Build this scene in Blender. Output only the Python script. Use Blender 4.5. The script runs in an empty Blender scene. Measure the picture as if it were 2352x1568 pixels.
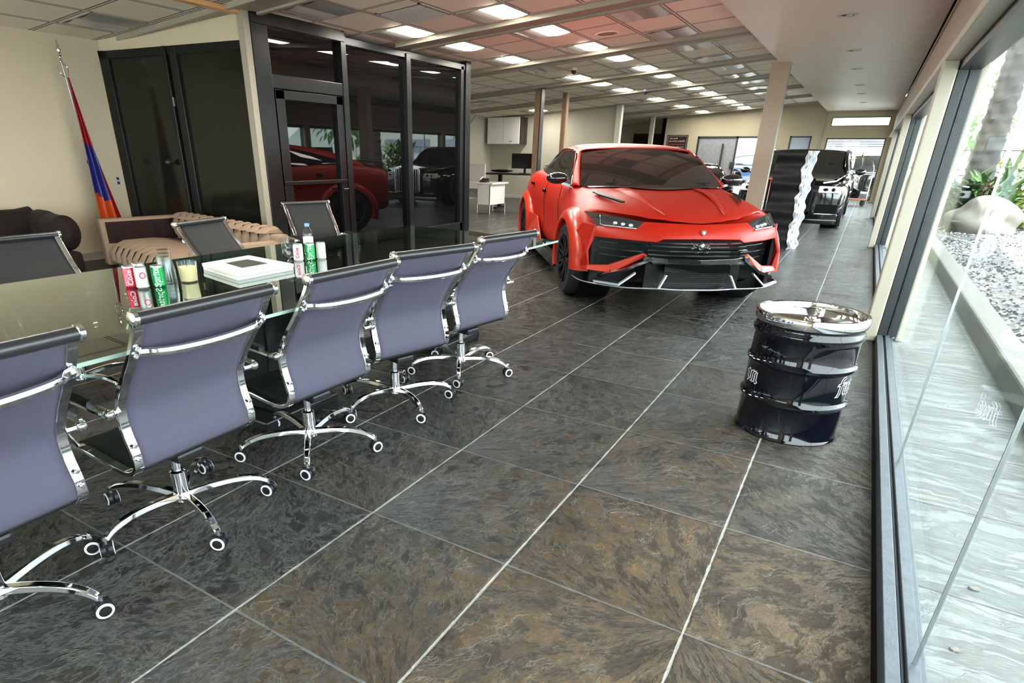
import bpy, bmesh, math, random
from math import sin, cos, pi, radians as RAD, sqrt, atan2
from mathutils import Vector as V, Matrix, Euler
random.seed(7)
S = bpy.context.scene
C = S.collection
# ------------------------------------------------------------------ camera
yaw, pitch, roll, F, CX, CY, H = -0.556122, 0.427296, 0.012337, 1366.7, 1065.1, 974.6, 1.40
fwd = V((sin(yaw) * cos(pitch), cos(yaw) * cos(pitch), -sin(pitch)))
rt = V((cos(yaw), -sin(yaw), 0)); up = rt.cross(fwd)
r2 = rt * cos(roll) + up * sin(roll); u2 = -rt * sin(roll) + up * cos(roll)
cam = bpy.data.cameras.new('camera'); co = bpy.data.objects.new('camera', cam); C.objects.link(co)
co.matrix_world = Matrix(((r2.x, u2.x, -fwd.x, 0), (r2.y, u2.y, -fwd.y, 0), (r2.z, u2.z, -fwd.z, H), (0, 0, 0, 1)))
cam.sensor_width = 36; cam.lens = F / 2352 * 36
cam.shift_x = -(CX - 1176) / 2352; cam.shift_y = (CY - 784) / 2352
cam.clip_start = 0.02; cam.clip_end = 500
S.camera = co
# ------------------------------------------------------------------ world, sun, exposure
S.view_settings.view_transform = 'Standard'; S.view_settings.look = 'None'
S.view_settings.gamma = 1; S.view_settings.use_curve_mapping = False
S.view_settings.exposure = 1.42
w = bpy.data.worlds.new('world'); S.world = w; w.use_nodes = True
bg = w.node_tree.nodes['Background']; bg.inputs[0].default_value = (0.92, 0.95, 1.0, 1); bg.inputs[1].default_value = 4.6
sl = bpy.data.lights.new('sun', 'SUN'); sl.energy = 6.0; sl.angle = RAD(1.0); sl.color = (1, .95, .87)
so = bpy.data.objects.new('sun', sl); C.objects.link(so)
sd = V((0.30, 0.22, -1.0)).normalized(); so.rotation_euler = sd.to_track_quat('-Z', 'Y').to_euler()
LAMP = 26.0
S.cycles.max_bounces = 10; S.cycles.transparent_max_bounces = 24; S.cycles.diffuse_bounces = 7; S.cycles.glossy_bounces = 5
S.cycles.caustics_reflective = True; S.cycles.caustics_refractive = False
S.cycles.sample_clamp_indirect = 20.0

# ------------------------------------------------------------------ materials
def nt(name):
    m = bpy.data.materials.new(name); m.use_nodes = True
    return m, m.node_tree, m.node_tree.nodes['Principled BSDF']
def P(name, col, rough=.5, metal=0, ior=1.5, noise=0, nscale=8, bump=0, bscale=60, coat=0, emit=None, es=0, trans=0, alpha=1, spec=None, sheen=0):
    m, t, b = nt(name)
    b.inputs['Base Color'].default_value = (*col, 1); b.inputs['Roughness'].default_value = rough
    b.inputs['Metallic'].default_value = metal; b.inputs['IOR'].default_value = ior
    if coat: b.inputs['Coat Weight'].default_value = coat; b.inputs['Coat Roughness'].default_value = .05
    if emit: b.inputs['Emission Color'].default_value = (*emit, 1); b.inputs['Emission Strength'].default_value = es
    if trans: b.inputs['Transmission Weight'].default_value = trans
    if sheen: b.inputs['Sheen Weight'].default_value = sheen
    if spec is not None: b.inputs['Specular IOR Level'].default_value = spec
    g = t.nodes.new('ShaderNodeNewGeometry')
    if noise:
        n = t.nodes.new('ShaderNodeTexNoise'); n.inputs['Scale'].default_value = nscale; n.inputs['Detail'].default_value = 5
        t.links.new(g.outputs['Position'], n.inputs['Vector'])
        mx = t.nodes.new('ShaderNodeMix'); mx.data_type = 'RGBA'
        mx.inputs[6].default_value = (*[max(0, c * (1 - noise)) for c in col], 1); mx.inputs[7].default_value = (*[min(1, c * (1 + noise)) for c in col], 1)
        t.links.new(n.outputs['Fac'], mx.inputs[0]); t.links.new(mx.outputs[2], b.inputs['Base Color'])
    if bump:
        n = t.nodes.new('ShaderNodeTexNoise'); n.inputs['Scale'].default_value = bscale; n.inputs['Detail'].default_value = 4
        t.links.new(g.outputs['Position'], n.inputs['Vector'])
        bp = t.nodes.new('ShaderNodeBump'); bp.inputs['Strength'].default_value = bump; bp.inputs['Distance'].default_value = .01
        t.links.new(n.outputs['Fac'], bp.inputs['Height']); t.links.new(bp.outputs[0], b.inputs['Normal'])
    return m
def thin_glass(name, tint, ior=1.5, rough=0.0, boost=1.0):
    m = bpy.data.materials.new(name); m.use_nodes = True; t = m.node_tree; t.nodes.clear()
    o = t.nodes.new('ShaderNodeOutputMaterial'); mx = t.nodes.new('ShaderNodeMixShader')
    tr = t.nodes.new('ShaderNodeBsdfTransparent'); tr.inputs[0].default_value = (*tint, 1)
    gl = t.nodes.new('ShaderNodeBsdfGlossy'); gl.inputs['Roughness'].default_value = rough; gl.inputs['Color'].default_value = (.95, 1, .97, 1)
    fr = t.nodes.new('ShaderNodeFresnel'); fr.inputs[0].default_value = ior
    # the same reflectance whichever side of the sheet is seen
    g = t.nodes.new('ShaderNodeNewGeometry'); vm = t.nodes.new('ShaderNodeVectorMath'); vm.operation = 'DOT_PRODUCT'
    t.links.new(g.outputs['Normal'], vm.inputs[0]); t.links.new(g.outputs['Incoming'], vm.inputs[1])
    ab = t.nodes.new('ShaderNodeMath'); ab.operation = 'ABSOLUTE'; t.links.new(vm.outputs['Value'], ab.inputs[0])
    iv = t.nodes.new('ShaderNodeMath'); iv.operation = 'SUBTRACT'; iv.inputs[0].default_value = 1; t.links.new(ab.outputs[0], iv.inputs[1])
    pw = t.nodes.new('ShaderNodeMath'); pw.operation = 'POWER'; pw.inputs[1].default_value = 5; t.links.new(iv.outputs[0], pw.inputs[0])
    r0 = ((ior - 1) / (ior + 1)) ** 2
    ma = t.nodes.new('ShaderNodeMath'); ma.operation = 'MULTIPLY_ADD'; ma.inputs[1].default_value = (1 - r0); ma.inputs[2].default_value = r0
    t.links.new(pw.outputs[0], ma.inputs[0])
    mb = t.nodes.new('ShaderNodeMath'); mb.operation = 'MULTIPLY'; mb.inputs[1].default_value = boost; mb.use_clamp = True; t.links.new(ma.outputs[0], mb.inputs[0])
    t.links.new(mb.outputs[0], mx.inputs[0]); t.links.new(tr.outputs[0], mx.inputs[1]); t.links.new(gl.outputs[0], mx.inputs[2])
    t.links.new(mx.outputs[0], o.inputs[0]); return m

class NB:  # tiny node helper
    def __init__(s, t): s.t = t
    def n(s, k, **kw):
        x = s.t.nodes.new('ShaderNode' + k)
        for a, v in kw.items(): setattr(x, a, v)
        return x
    def m(s, op, a, b=None, c=None, clamp=False):
        x = s.n('Math', operation=op, use_clamp=clamp)
        for i, v in enumerate((a, b, c)):
            if v is None: continue
            if isinstance(v, (int, float)): x.inputs[i].default_value = v
            else: s.t.links.new(v, x.inputs[i])
        return x.outputs[0]
    def mix(s, f, a, b, bt='MIX'):
        x = s.n('Mix', data_type='RGBA', blend_type=bt)
        for i, v in ((0, f), (6, a), (7, b)):
            if isinstance(v, (int, float)): x.inputs[i].default_value = v
            elif isinstance(v, tuple): x.inputs[i].default_value = (*v, 1)
            else: s.t.links.new(v, x.inputs[i])
        return x.outputs[2]
    def noise(s, vec, scale, detail=4, rough=.5, dist=0):
        x = s.n('TexNoise'); x.inputs['Scale'].default_value = scale; x.inputs['Detail'].default_value = detail
        x.inputs['Roughness'].default_value = rough; x.inputs['Distortion'].default_value = dist
        s.t.links.new(vec, x.inputs['Vector']); return x.outputs['Fac']
    def ramp(s, f, stops):
        x = s.n('ValToRGB'); e = x.color_ramp.elements
        while len(e) < len(stops): e.new(.5)
        for i, (p, c) in enumerate(stops): e[i].position = p; e[i].color = (*c, 1) if len(c) == 3 else c
        s.t.links.new(f, x.inputs[0]); return x.outputs[0]
    def link(s, a, b): s.t.links.new(a, b)

def slate(name, X0, PX, Y0, PY, cols, grout, inside=True):
    """stamped slate concrete: saw-cut grid, ridges fanning out in each slab"""
    m, t, b = nt(name); q = NB(t)
    g = q.n('NewGeometry'); sp = q.n('SeparateXYZ'); q.link(g.outputs['Position'], sp.inputs[0])
    x, y = sp.outputs[0], sp.outputs[1]
    gx = q.m('DIVIDE', q.m('SUBTRACT', x, X0), PX); gy = q.m('DIVIDE', q.m('SUBTRACT', y, Y0), PY)
    ix, iy = q.m('FLOOR', gx), q.m('FLOOR', gy)
    fx, fy = q.m('FRACT', gx), q.m('FRACT', gy)
    cid = q.n('CombineXYZ'); q.link(ix, cid.inputs[0]); q.link(iy, cid.inputs[1])
    wn = q.n('TexWhiteNoise', noise_dimensions='3D'); q.link(cid.outputs[0], wn.inputs['Vector'])
    ws = q.n('SeparateColor'); q.link(wn.outputs['Color'], ws.inputs[0])
    # fan centre: a corner of the slab picked at random
    cxx = q.m('ROUND', ws.outputs[0]); cyy = q.m('ROUND', ws.outputs[1])
    dx = q.m('SUBTRACT', fx, q.m('MULTIPLY_ADD', cxx, 1.3, -.15)); dy = q.m('SUBTRACT', fy, q.m('MULTIPLY_ADD', cyy, 1.3, -.15))
    ang = q.m('ARCTAN2', dy, dx); rad = q.m('SQRT', q.m('ADD', q.m('MULTIPLY', dx, dx), q.m('MULTIPLY', dy, dy)))
    nz0 = q.noise(g.outputs['Position'], 2.5, 3)
    cv = q.n('CombineXYZ'); q.link(q.m('ADD', q.m('MULTIPLY', ang, 3.4), q.m('MULTIPLY', nz0, 1.1)), cv.inputs[0]); q.link(q.m('MULTIPLY', rad, 1.7), cv.inputs[1])
    q.link(q.m('MULTIPLY', q.m('ADD', ix, q.m('MULTIPLY', iy, 7.3)), 3.1), cv.inputs[2])
    ridge = q.noise(cv.outputs[0], 3.4, 9, .72, .15)
    fine = q.noise(g.outputs['Position'], 34, 7, .75)
    big = q.noise(g.outputs['Position'], .9, 4, .6)
    mid = q.noise(g.outputs['Position'], 4.5, 6, .65, .8)
    fold = q.m('POWER', q.m('SUBTRACT', 1, q.m('ABSOLUTE', q.m('MULTIPLY_ADD', ridge, 2, -1))), 22)
    fold2 = q.m('POWER', q.m('SUBTRACT', 1, q.m('ABSOLUTE', q.m('MULTIPLY_ADD', q.noise(cv.outputs[0], 1.6, 5, .6, .4), 2, -1))), 60)
    fold = q.m('MAXIMUM', q.m('MULTIPLY', fold, .6), fold2)
    tone = q.m('ADD', q.m('MULTIPLY', ridge, .6), q.m('ADD', q.m('MULTIPLY', fine, .2), q.m('MULTIPLY', mid, .25)))
    grey = q.ramp(tone, [(.38, cols[0]), (.52, cols[1]), (.68, cols[2])])
    brown = q.ramp(tone, [(.38, cols[3]), (.52, cols[4]), (.68, cols[5])])
    bf = q.m('ADD', q.m('MULTIPLY', q.m('SUBTRACT', big, .42), 2.4), q.m('MULTIPLY', q.m('SUBTRACT', ws.outputs[2], .5), .55))
    if inside:  # rust-brown acid stain pooled in the bay beside the window
        ex = q.m('MULTIPLY', q.m('ADD', x, .45), .75); ey = q.m('MULTIPLY', q.m('SUBTRACT', y, 1.4), .36)
        dd = q.m('SQRT', q.m('ADD', q.m('MULTIPLY', ex, ex), q.m('MULTIPLY', ey, ey)))
        bf = q.m('ADD', bf, q.m('SUBTRACT', .95, q.m('MULTIPLY', dd, 1.1)))
    bfc = q.m('MULTIPLY', bf, 1, clamp=True)
    col = q.mix(bfc, grey, brown)
    if inside: col = q.mix(q.m('MULTIPLY', fold, q.m('MULTIPLY', mid, .55)), col, (.30, .27, .21))
    # slab joints
    def line(fr, half, wob):
        d = q.m('MINIMUM', fr, q.m('SUBTRACT', 1, fr))
        return d
    wob = q.m('MULTIPLY', q.m('SUBTRACT', q.noise(g.outputs['Position'], 14, 3), .5), .010)
    lx = q.m('ADD', q.m('MULTIPLY', q.m('MINIMUM', fx, q.m('SUBTRACT', 1, fx)), PX), wob)
    ly = q.m('ADD', q.m('MULTIPLY', q.m('MINIMUM', fy, q.m('SUBTRACT', 1, fy)), PY), wob)
    mlx = q.m('LESS_THAN', lx, .0042); mly = q.m('LESS_THAN', ly, .0042)
    col = q.mix(mly, col, tuple(grout[1])); col = q.mix(q.m('MULTIPLY', mlx, .85), col, tuple(grout[0]))
    q.link(col, b.inputs['Base Color'])
    rr = q.m('MULTIPLY_ADD', q.m('ADD', fine, mid), .13 if inside else .25, .06 if inside else .45)
    q.link(rr, b.inputs['Roughness']); b.inputs['IOR'].default_value = 1.5
    b.inputs['Specular IOR Level'].default_value = .38 if inside else .3
    jl = q.m('MINIMUM', q.m('DIVIDE', lx, .012), q.m('DIVIDE', ly, .012)); jl = q.m('MINIMUM', jl, 1)
    hgt = q.m('ADD', q.m('ADD', q.m('MULTIPLY', ridge, 1.6), q.m('MULTIPLY', fold, .28)), q.m('ADD', q.m('MULTIPLY', fine, .26), q.m('MULTIPLY', jl, .35)))
    bp = q.n('Bump'); bp.inputs['Strength'].default_value = .75; bp.inputs['Distance'].default_value = .022
    q.link(hgt, bp.inputs['Height']); q.link(bp.outputs[0], b.inputs['Normal'])
    return m

def ceiling_mat():
    m, t, b = nt('acoustic ceiling tiles'); q = NB(t)
    g = q.n('NewGeometry'); sp = q.n('SeparateXYZ'); q.link(g.outputs['Position'], sp.inputs[0])
    gx = q.m('FRACT', q.m('DIVIDE', q.m('ADD', sp.outputs[0], 5.475), .705))
    yy = q.m('FRACT', q.m('DIVIDE', q.m('SUBTRACT', sp.outputs[1], 8.33 - .27), 2.935))
    d = q.m('MULTIPLY', q.m('MINIMUM', gx, q.m('SUBTRACT', 1, gx)), .705)
    e = None
    for c in (.0, .54, 1.28, 2.15, 2.935 - .04):
        v = q.m('ABSOLUTE', q.m('SUBTRACT', q.m('MULTIPLY', yy, 2.935), c)); e = v if e is None else q.m('MINIMUM', e, v)
    band = q.m('LESS_THAN', q.m('MULTIPLY', yy, 2.935), .5)
    dl = q.m('MINIMUM', q.m('ADD', d, q.m('MULTIPLY', band, 1)), e)
    fi = q.noise(g.outputs['Position'], 70, 3, .8); bi = q.noise(g.outputs['Position'], .8, 3)
    base = q.mix(fi, (.84, .74, .60), (.92, .84, .71)); base = q.mix(q.m('MULTIPLY', bi, .5), base, (.78, .67, .54))
    line = q.m('LESS_THAN', dl, .012); dark = q.m('MULTIPLY', q.m('LESS_THAN', dl, .030), q.m('GREATER_THAN', dl, .011))
    col = q.mix(line, base, (.80, .76, .69)); col = q.mix(q.m('MULTIPLY', dark, .9), col, (.09, .075, .06))
    q.link(col, b.inputs['Base Color']); b.inputs['Roughness'].default_value = .9
    bp = q.n('Bump'); bp.inputs['Strength'].default_value = .4; bp.inputs['Distance'].default_value = .01
    hh = q.m('ADD', q.m('MULTIPLY', fi, .25), q.m('MINIMUM', q.m('DIVIDE', dl, .03), 1)); q.link(hh, bp.inputs['Height']); q.link(bp.outputs[0], b.inputs['Normal'])
    return m

M = {}
M['floor'] = slate('stamped slate floor', -1.463, .6465, .92, .708,
    [(.003, .003, .003), (.011, .011, .0095), (.046, .043, .037), (.008, .004, .001), (.038, .020, .0055), (.13, .075, .026)], [(.42, .40, .36), (.13, .125, .115)])
M['walk'] = slate('stamped grey sidewalk', -1.463 + .1, 3.0, .92, .708,
    [(.17, .175, .17), (.235, .24, .23), (.31, .315, .30), (.18, .18, .165), (.25, .245, .225), (.33, .32, .295)], [(.3, .3, .3), (.12, .12, .12)], False)
M['ceiling'] = ceiling_mat()
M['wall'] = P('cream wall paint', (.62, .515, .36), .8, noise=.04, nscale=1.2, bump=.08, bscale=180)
M['wallfar_dim'] = P('dimmed cream far wall paint', (.38, .335, .235), .8, noise=.04, nscale=1.2)  # the cream wall paint again, with dimmer far-end light put into its colour
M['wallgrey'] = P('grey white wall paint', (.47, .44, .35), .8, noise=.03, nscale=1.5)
M['beige'] = P('beige column paint', (.38, .295, .22), .6, noise=.05, nscale=3)
M['fascia'] = P('pinkish beige fascia paint', (.33, .25, .195), .6, noise=.05, nscale=2)
M['soffit'] = P('smooth soffit paint', (.82, .73, .61), .45, noise=.05, nscale=1.5)
M['cream'] = P('cream trim paint', (.34, .305, .235), .45, noise=.04, nscale=6)
M['white'] = P('white paint', (.52, .52, .49), .4)
M['whiteg'] = P('white laminate', (.78, .76, .71), .3)
M['black_al'] = P('black anodised aluminium', (.018, .019, .02), .35, noise=.2, nscale=10)
M['blackpaint'] = P('black gloss paint on timber', (.008, .009, .009), .3, spec=.28, noise=.3, nscale=6, bump=.05, bscale=30)
M['sill'] = P('worn grey blue sill metal', (.060, .070, .082), .45, metal=.15, noise=.4, nscale=25, bump=.1, bscale=90)
M['dark'] = P('black rubber gap', (.006, .006, .006), .7)
M['blackglass'] = P('black tinted glass', (.003, .003, .003), .015, ior=1.45)
M['blackglass2'] = P('black door film', (.009, .010, .007), .12, ior=1.4)
M['glass'] = thin_glass('window glass', (.90, .96, .95), 1.5, 0, .42)
M['tglass'] = thin_glass('greenish table glass', (.42, .50, .45), 1.8, 0.0, 1.5)
M['tedge'] = P('green glass edge', (.36, .50, .42), .15, ior=1.5)
M['clear'] = thin_glass('clear plastic', (.95, .97, .98), 1.4, .15, 1.6)
M['chrome'] = P('polished chrome', (.80, .81, .83), .07, metal=1)
M['brush_lid'] = P('polished steel lid', (.42, .39, .35), .16, metal=1)
M['ripple'] = P('rippled silver edge', (.62, .64, .67), .35, metal=.25)
M['steel'] = P('satin steel', (.5, .5, .5), .3, metal=1)
M['mesh'] = P('purple grey mesh fabric', (.066, .060, .090), .6, noise=.08, nscale=300, bump=.25, bscale=700, sheen=.05, spec=.25)
M['meshd'] = P('charcoal mesh fabric', (.011, .012, .0125), .6, spec=.2, bump=.2, bscale=700)
M['roll'] = P('black vinyl roll', (.02, .02, .021), .33)
M['plastic'] = P('black plastic', (.009, .009, .010), .4, spec=.3)
M['ring'] = P('pale grey wheel ring', (.62, .62, .62), .35)
M['red'] = P('satin orange red car wrap', (.37, .013, .004), .42, ior=1.45, noise=.05, nscale=2, spec=.3)
M['redflare'] = P('gloss orange red flare', (.45, .024, .007), .3, coat=.12)
M['carblack'] = P('black gloss car paint', (.006, .006, .007), .06, coat=1)
M['carbon'] = P('dark carbon trim', (.012, .012, .012), .22, coat=.5)
M['grille'] = P('black grille plastic', (.003, .003, .003), .4, spec=.15)
M['carglass'] = P('tinted car glass', (.010, .011, .010), .02, ior=1.95)
M['tyre'] = P('tyre rubber', (.012, .012, .014), .65, bump=.2, bscale=40)
M['rim'] = P('dark alloy', (.035, .035, .04), .25, metal=.8)
M['lamp_d'] = P('dark headlamp lens', (.03, .032, .034), .05, ior=1.5, coat=1)
M['lamp_s'] = P('silver lamp strip', (.65, .68, .70), .2, metal=.5)
M['lamp_w'] = P('bright headlamp lens', (.86, .88, .92), .04, coat=1)
M['gold'] = P('gold badge', (.75, .55, .22), .25, metal=1)
M['silverpaint'] = P('silver grey bonnet', (.22, .21, .19), .12, metal=.6, coat=1)
M['brownvelvet'] = P('dark brown velvet', (.020, .013, .011), .75, noise=.35, nscale=7, bump=.25, bscale=22, sheen=.03, spec=.12)
M['tanvelvet'] = P('tan velvet', (.30, .205, .14), .7, noise=.08, nscale=9, bump=.1, bscale=80, sheen=.05, spec=.2)
M['darkvelvet'] = P('dark brown channel velvet', (.022, .010, .008), .8, sheen=.0, spec=.2)
M['flagr'] = P('flag red satin', (.32, .008, .016), .45, noise=.15, nscale=5); M['flagb'] = P('flag blue satin', (.022, .026, .20), .45, noise=.15, nscale=5)
M['flago'] = P('flag orange satin', (.60, .085, .012), .45, noise=.15, nscale=5)
M['wood'] = P('rough brown timber', (.19, .115, .065), .7, noise=.35, nscale=6, bump=.3, bscale=25)
M['beamwood'] = P('pale orange timber', (.72, .40, .16), .5, noise=.15, nscale=5)
M['emit'] = P('lit diffuser', (.9, .9, .86), .4, emit=(1, .955, .86), es=LAMP)
M['lens'] = P('frosted lens', (.62, .60, .56), .25)
M['lensg'] = P('grey lens panel', (.36, .35, .33), .3)
M['drumb'] = P('black gloss drum enamel', (.0015, .002, .004), .05, coat=.25, spec=.4, bump=.015, bscale=9)
M['screen'] = P('black screen', (.004, .004, .004), .15)
M['paper'] = P('white box board', (.80, .79, .74), .5, noise=.03, nscale=20)
M['picture'] = P('dark photograph print', (.055, .06, .055), .35, noise=.9, nscale=18)
M['canred'] = P('red can enamel', (.62, .025, .06), .25, metal=.3); M['cansilver'] = P('silver can enamel', (.62, .62, .62), .22, metal=.75)
M['cangreen'] = P('green can enamel', (.0, .34, .07), .25, metal=.3); M['canwhite'] = P('white can print', (.78, .76, .74), .3)
M['wax'] = P('yellow wax', (.80, .66, .34), .5); M['bluecap'] = P('blue cap', (.18, .35, .62), .4)
M['gravelp'] = P('mulch bed', (.13, .125, .12), .9, noise=.9, nscale=14, bump=.8, bscale=25)
M['chipw'] = P('white gravel chip', (.45, .44, .42), .8); M['chipd'] = P('black mulch chip', (.03, .03, .035), .8)
M['kerb'] = P('concrete kerb', (.17, .16, .14), .85, noise=.2, nscale=6, bump=.3, bscale=40)
M['asphalt'] = P('pale asphalt', (.60, .59, .56), .9, noise=.2, nscale=3)
M['rock'] = P('pale boulder', (.22, .195, .165), .85, noise=.35, nscale=4, bump=.8, bscale=7)
M['bark'] = P('grey palm bark', (.085, .078, .074), .9, noise=.3, nscale=8, bump=.6, bscale=12)
M['leaf'] = P('green leaf', (.055, .13, .018), .5, noise=.5, nscale=5); M['leafy'] = P('yellow green leaf', (.17, .22, .02), .5, noise=.4, nscale=5)
M['leafd'] = P('dark green leaf', (.016, .05, .02), .5, noise=.5, nscale=5)
M['hill'] = P('hazy hillside', (.35, .42, .38), 1, noise=.4, nscale=.1)
M['bldg'] = P('pale grey building', (.5, .5, .5), .8, noise=.1, nscale=1)
M['carwhite'] = P('white car paint', (.7, .7, .72), .15, coat=1); M['carblue'] = P('dark blue car paint', (.03, .05, .10), .12, coat=1)
M['greyblue'] = P('grey blue door glass', (.20, .23, .30), .12); M['brushed'] = P('brushed grey door panel', (.27, .28, .30), .3, metal=.3, noise=.35, nscale=9)
M['poster'] = P('dark poster board', (.02, .014, .016), .3); M['red_l'] = P('red lettering', (.6, .05, .04), .5); M['tan_l'] = P('tan lettering', (.45, .36, .26), .5)
M['brass'] = P('brass tube', (.80, .62, .36), .15, metal=1); M['textw'] = P('white lettering', (.80, .80, .80), .4)
M['carpetred'] = P('red cart mat', (.3, .04, .03), .9)

# ------------------------------------------------------------------ mesh building
class MB:
    def __init__(s): s.v = []; s.f = []; s.m = []; s.mi = 0
    def mat(s, i): s.mi = i; return s
    def add(s, vs, fs):
        o = len(s.v); s.v += [tuple(x) for x in vs]
        for f in fs: s.f.append(tuple(i + o for i in f)); s.m.append(s.mi)
        return s
    def box(s, a, b, M4=None):
        x0, y0, z0 = a; x1, y1, z1 = b
        vs = [V((x, y, z)) for x in (x0, x1) for y in (y0, y1) for z in (z0, z1)]
        if M4 is not None: vs = [M4 @ p for p in vs]
        return s.add(vs, [(0, 1, 3, 2), (4, 6, 7, 5), (0, 4, 5, 1), (2, 3, 7, 6), (0, 2, 6, 4), (1, 5, 7, 3)])
    def ring(s, c, ax, r, n, ph=0, ey=1):
        ax = V(ax).normalized(); t = V((0, 0, 1)) if abs(ax.z) < .9 else V((1, 0, 0))
        u = ax.cross(t).normalized(); w_ = ax.cross(u)
        return [V(c) + u * r * cos(2 * pi * k / n + ph) + w_ * r * ey * sin(2 * pi * k / n + ph) for k in range(n)]
    def cyl(s, p0, p1, r0, r1=None, n=16, cap=True):
        r1 = r0 if r1 is None else r1; ax = V(p1) - V(p0)
        vs = s.ring(p0, ax, r0, n) + s.ring(p1, ax, r1, n)
        fs = [(k, (k + 1) % n, n + (k + 1) % n, n + k) for k in range(n)]
        if cap: fs += [tuple(range(n))[::-1], tuple(range(n, 2 * n))]
        return s.add(vs, fs)
    def tube(s, pts, r, n=8, cap=True, closed=False, flat=1.0):
        pts = [V(p) for p in pts]; L = len(pts); rings = []
        rr = r if isinstance(r, (list, tuple)) else [r] * L
        u = None
        for i, p in enumerate(pts):
            d = (pts[(i + 1) % L] - pts[i - 1]) if closed else (pts[min(i + 1, L - 1)] - pts[max(i - 1, 0)])
            d.normalize()
            if u is None:
                t = V((0, 0, 1)) if abs(d.z) < .9 else V((0, 1, 0)); u = d.cross(t).normalized()
            else: u = (u - d * u.dot(d)).normalized()
            w_ = d.cross(u)
            rings.append([p + u * rr[i] * cos(2 * pi * k / n) + w_ * rr[i] * flat * sin(2 * pi * k / n) for k in range(n)])
        vs = [q for R_ in rings for q in R_]; fs = []
        for i in range(L if closed else L - 1):
            j = (i + 1) % L
            for k in range(n): fs.append((i * n + k, i * n + (k + 1) % n, j * n + (k + 1) % n, j * n + k))
        if cap and not closed: fs += [tuple(range(n))[::-1], tuple(range((L - 1) * n, L * n))]
        return s.add(vs, fs)
    def lathe(s, prof, n=32, c=(0, 0, 0), ax='Z', a0=0, a1=2 * pi):
        full = abs(a1 - a0 - 2 * pi) < 1e-6; K = n if full else n + 1; vs = []; fs = []
        for (r, z) in prof:
            for k in range(K):
                a = a0 + (a1 - a0) * k / n
                if ax == 'Z': p = (r * cos(a), r * sin(a), z)
                elif ax == 'Y': p = (r * cos(a), z, r * sin(a))
                else: p = (z, r * cos(a), r * sin(a))
                vs.append((p[0] + c[0], p[1] + c[1], p[2] + c[2]))
        for i in range(len(prof) - 1):
            for k in range(n):
                k2 = (k + 1) % K; fs.append((i * K + k, i * K + k2, (i + 1) * K + k2, (i + 1) * K + k))
        return s.add(vs, fs)
    def grid(s, rows):
        n = len(rows[0]); vs = [p for r in rows for p in r]
        return s.add(vs, [(i * n + j, i * n + j + 1, (i + 1) * n + j + 1, (i + 1) * n + j) for i in range(len(rows) - 1) for j in range(n - 1)])
    def poly(s, pts, th=None):
        """flat polygon, optionally thickened by vector th"""
        n = len(pts)
        if th is None: return s.add(pts, [tuple(range(n))])
        th = V(th); vs = [V(p) for p in pts] + [V(p) + th for p in pts]
        return s.add(vs, [tuple(range(n))[::-1], tuple(range(n, 2 * n))] + [(k, (k + 1) % n, n + (k + 1) % n, n + k) for k in range(n)])
    def strip(s, pts, wv, hv):
        """rectangular bar swept along pts; wv, hv: half width and half height vectors"""
        wv = V(wv); hv = V(hv); L = len(pts); vs = []
        for p in pts: p = V(p); vs += [p - wv - hv, p + wv - hv, p + wv + hv, p - wv + hv]
        fs = [(i * 4 + k, i * 4 + (k + 1) % 4, i * 4 + 4 + (k + 1) % 4, i * 4 + 4 + k) for i in range(L - 1) for k in range(4)]
        fs += [(0, 3, 2, 1), tuple((L - 1) * 4 + k for k in range(4))]
        return s.add(vs, fs)
    def ball(s, c, r, n=16, m=10, fn=None):
        vs = []; fs = []
        for i in range(m + 1):
            th = pi * i / m
            for k in range(n):
                a = 2 * pi * k / n; d = V((sin(th) * cos(a), sin(th) * sin(a), cos(th)))
                q = 1 if fn is None else fn(d)
                vs.append((c[0] + d.x * r[0] * q, c[1] + d.y * r[1] * q, c[2] + d.z * r[2] * q))
        for i in range(m):
            for k in range(n): fs.append((i * n + k, (i + 1) * n + k, (i + 1) * n + (k + 1) % n, i * n + (k + 1) % n))
        return s.add(vs, fs)
    def build(s, name, mats, parent=None, smooth=None, bevel=0, sub=0, solid=0, seg=2, loc=None, merge=True):
        me = bpy.data.meshes.new(name); me.from_pydata(s.v, [], s.f)
        mats = mats if isinstance(mats, (list, tuple)) else [mats]
        for m_ in mats: me.materials.append(M[m_])
        for p, i in zip(me.polygons, s.m): p.material_index = i
        bm = bmesh.new(); bm.from_mesh(me)
        if merge: bmesh.ops.remove_doubles(bm, verts=bm.verts, dist=1e-5)
        bmesh.ops.recalc_face_normals(bm, faces=bm.faces); bm.to_mesh(me); bm.free()
        o = bpy.data.objects.new(name, me); C.objects.link(o)
        if parent is not None: o.parent = parent
        if loc: o.location = loc
        if smooth is None: smooth = True
        if smooth:
            for p in me.polygons: p.use_smooth = True
            try: me.set_sharp_from_angle(angle=RAD(38))
            except Exception: pass
        if solid: md = o.modifiers.new('solid', 'SOLIDIFY'); md.thickness = solid; md.offset = 0
        if bevel: md = o.modifiers.new('bevel', 'BEVEL'); md.width = bevel; md.segments = seg; md.limit_method = 'ANGLE'; md.angle_limit = RAD(40)
        if sub: md = o.modifiers.new('sub', 'SUBSURF'); md.levels = sub; md.render_levels = sub
        return o
def tag(o, label, cat, group=None, kind=None):
    o['label'] = label; o['category'] = cat
    if group: o['group'] = group
    if kind: o['kind'] = kind
    return o
def thing(name, label, cat, loc=(0, 0, 0), rz=0, group=None):
    o = bpy.data.objects.new(name, None); C.objects.link(o); o.location = loc; o.rotation_euler = (0, 0, rz); o.empty_display_size = .05
    return tag(o, label, cat, group)
def struct(name, mb, mats, **k):
    o = mb.build(name, mats, **k); o['kind'] = 'structure'; return o
KIDS = {}
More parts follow.
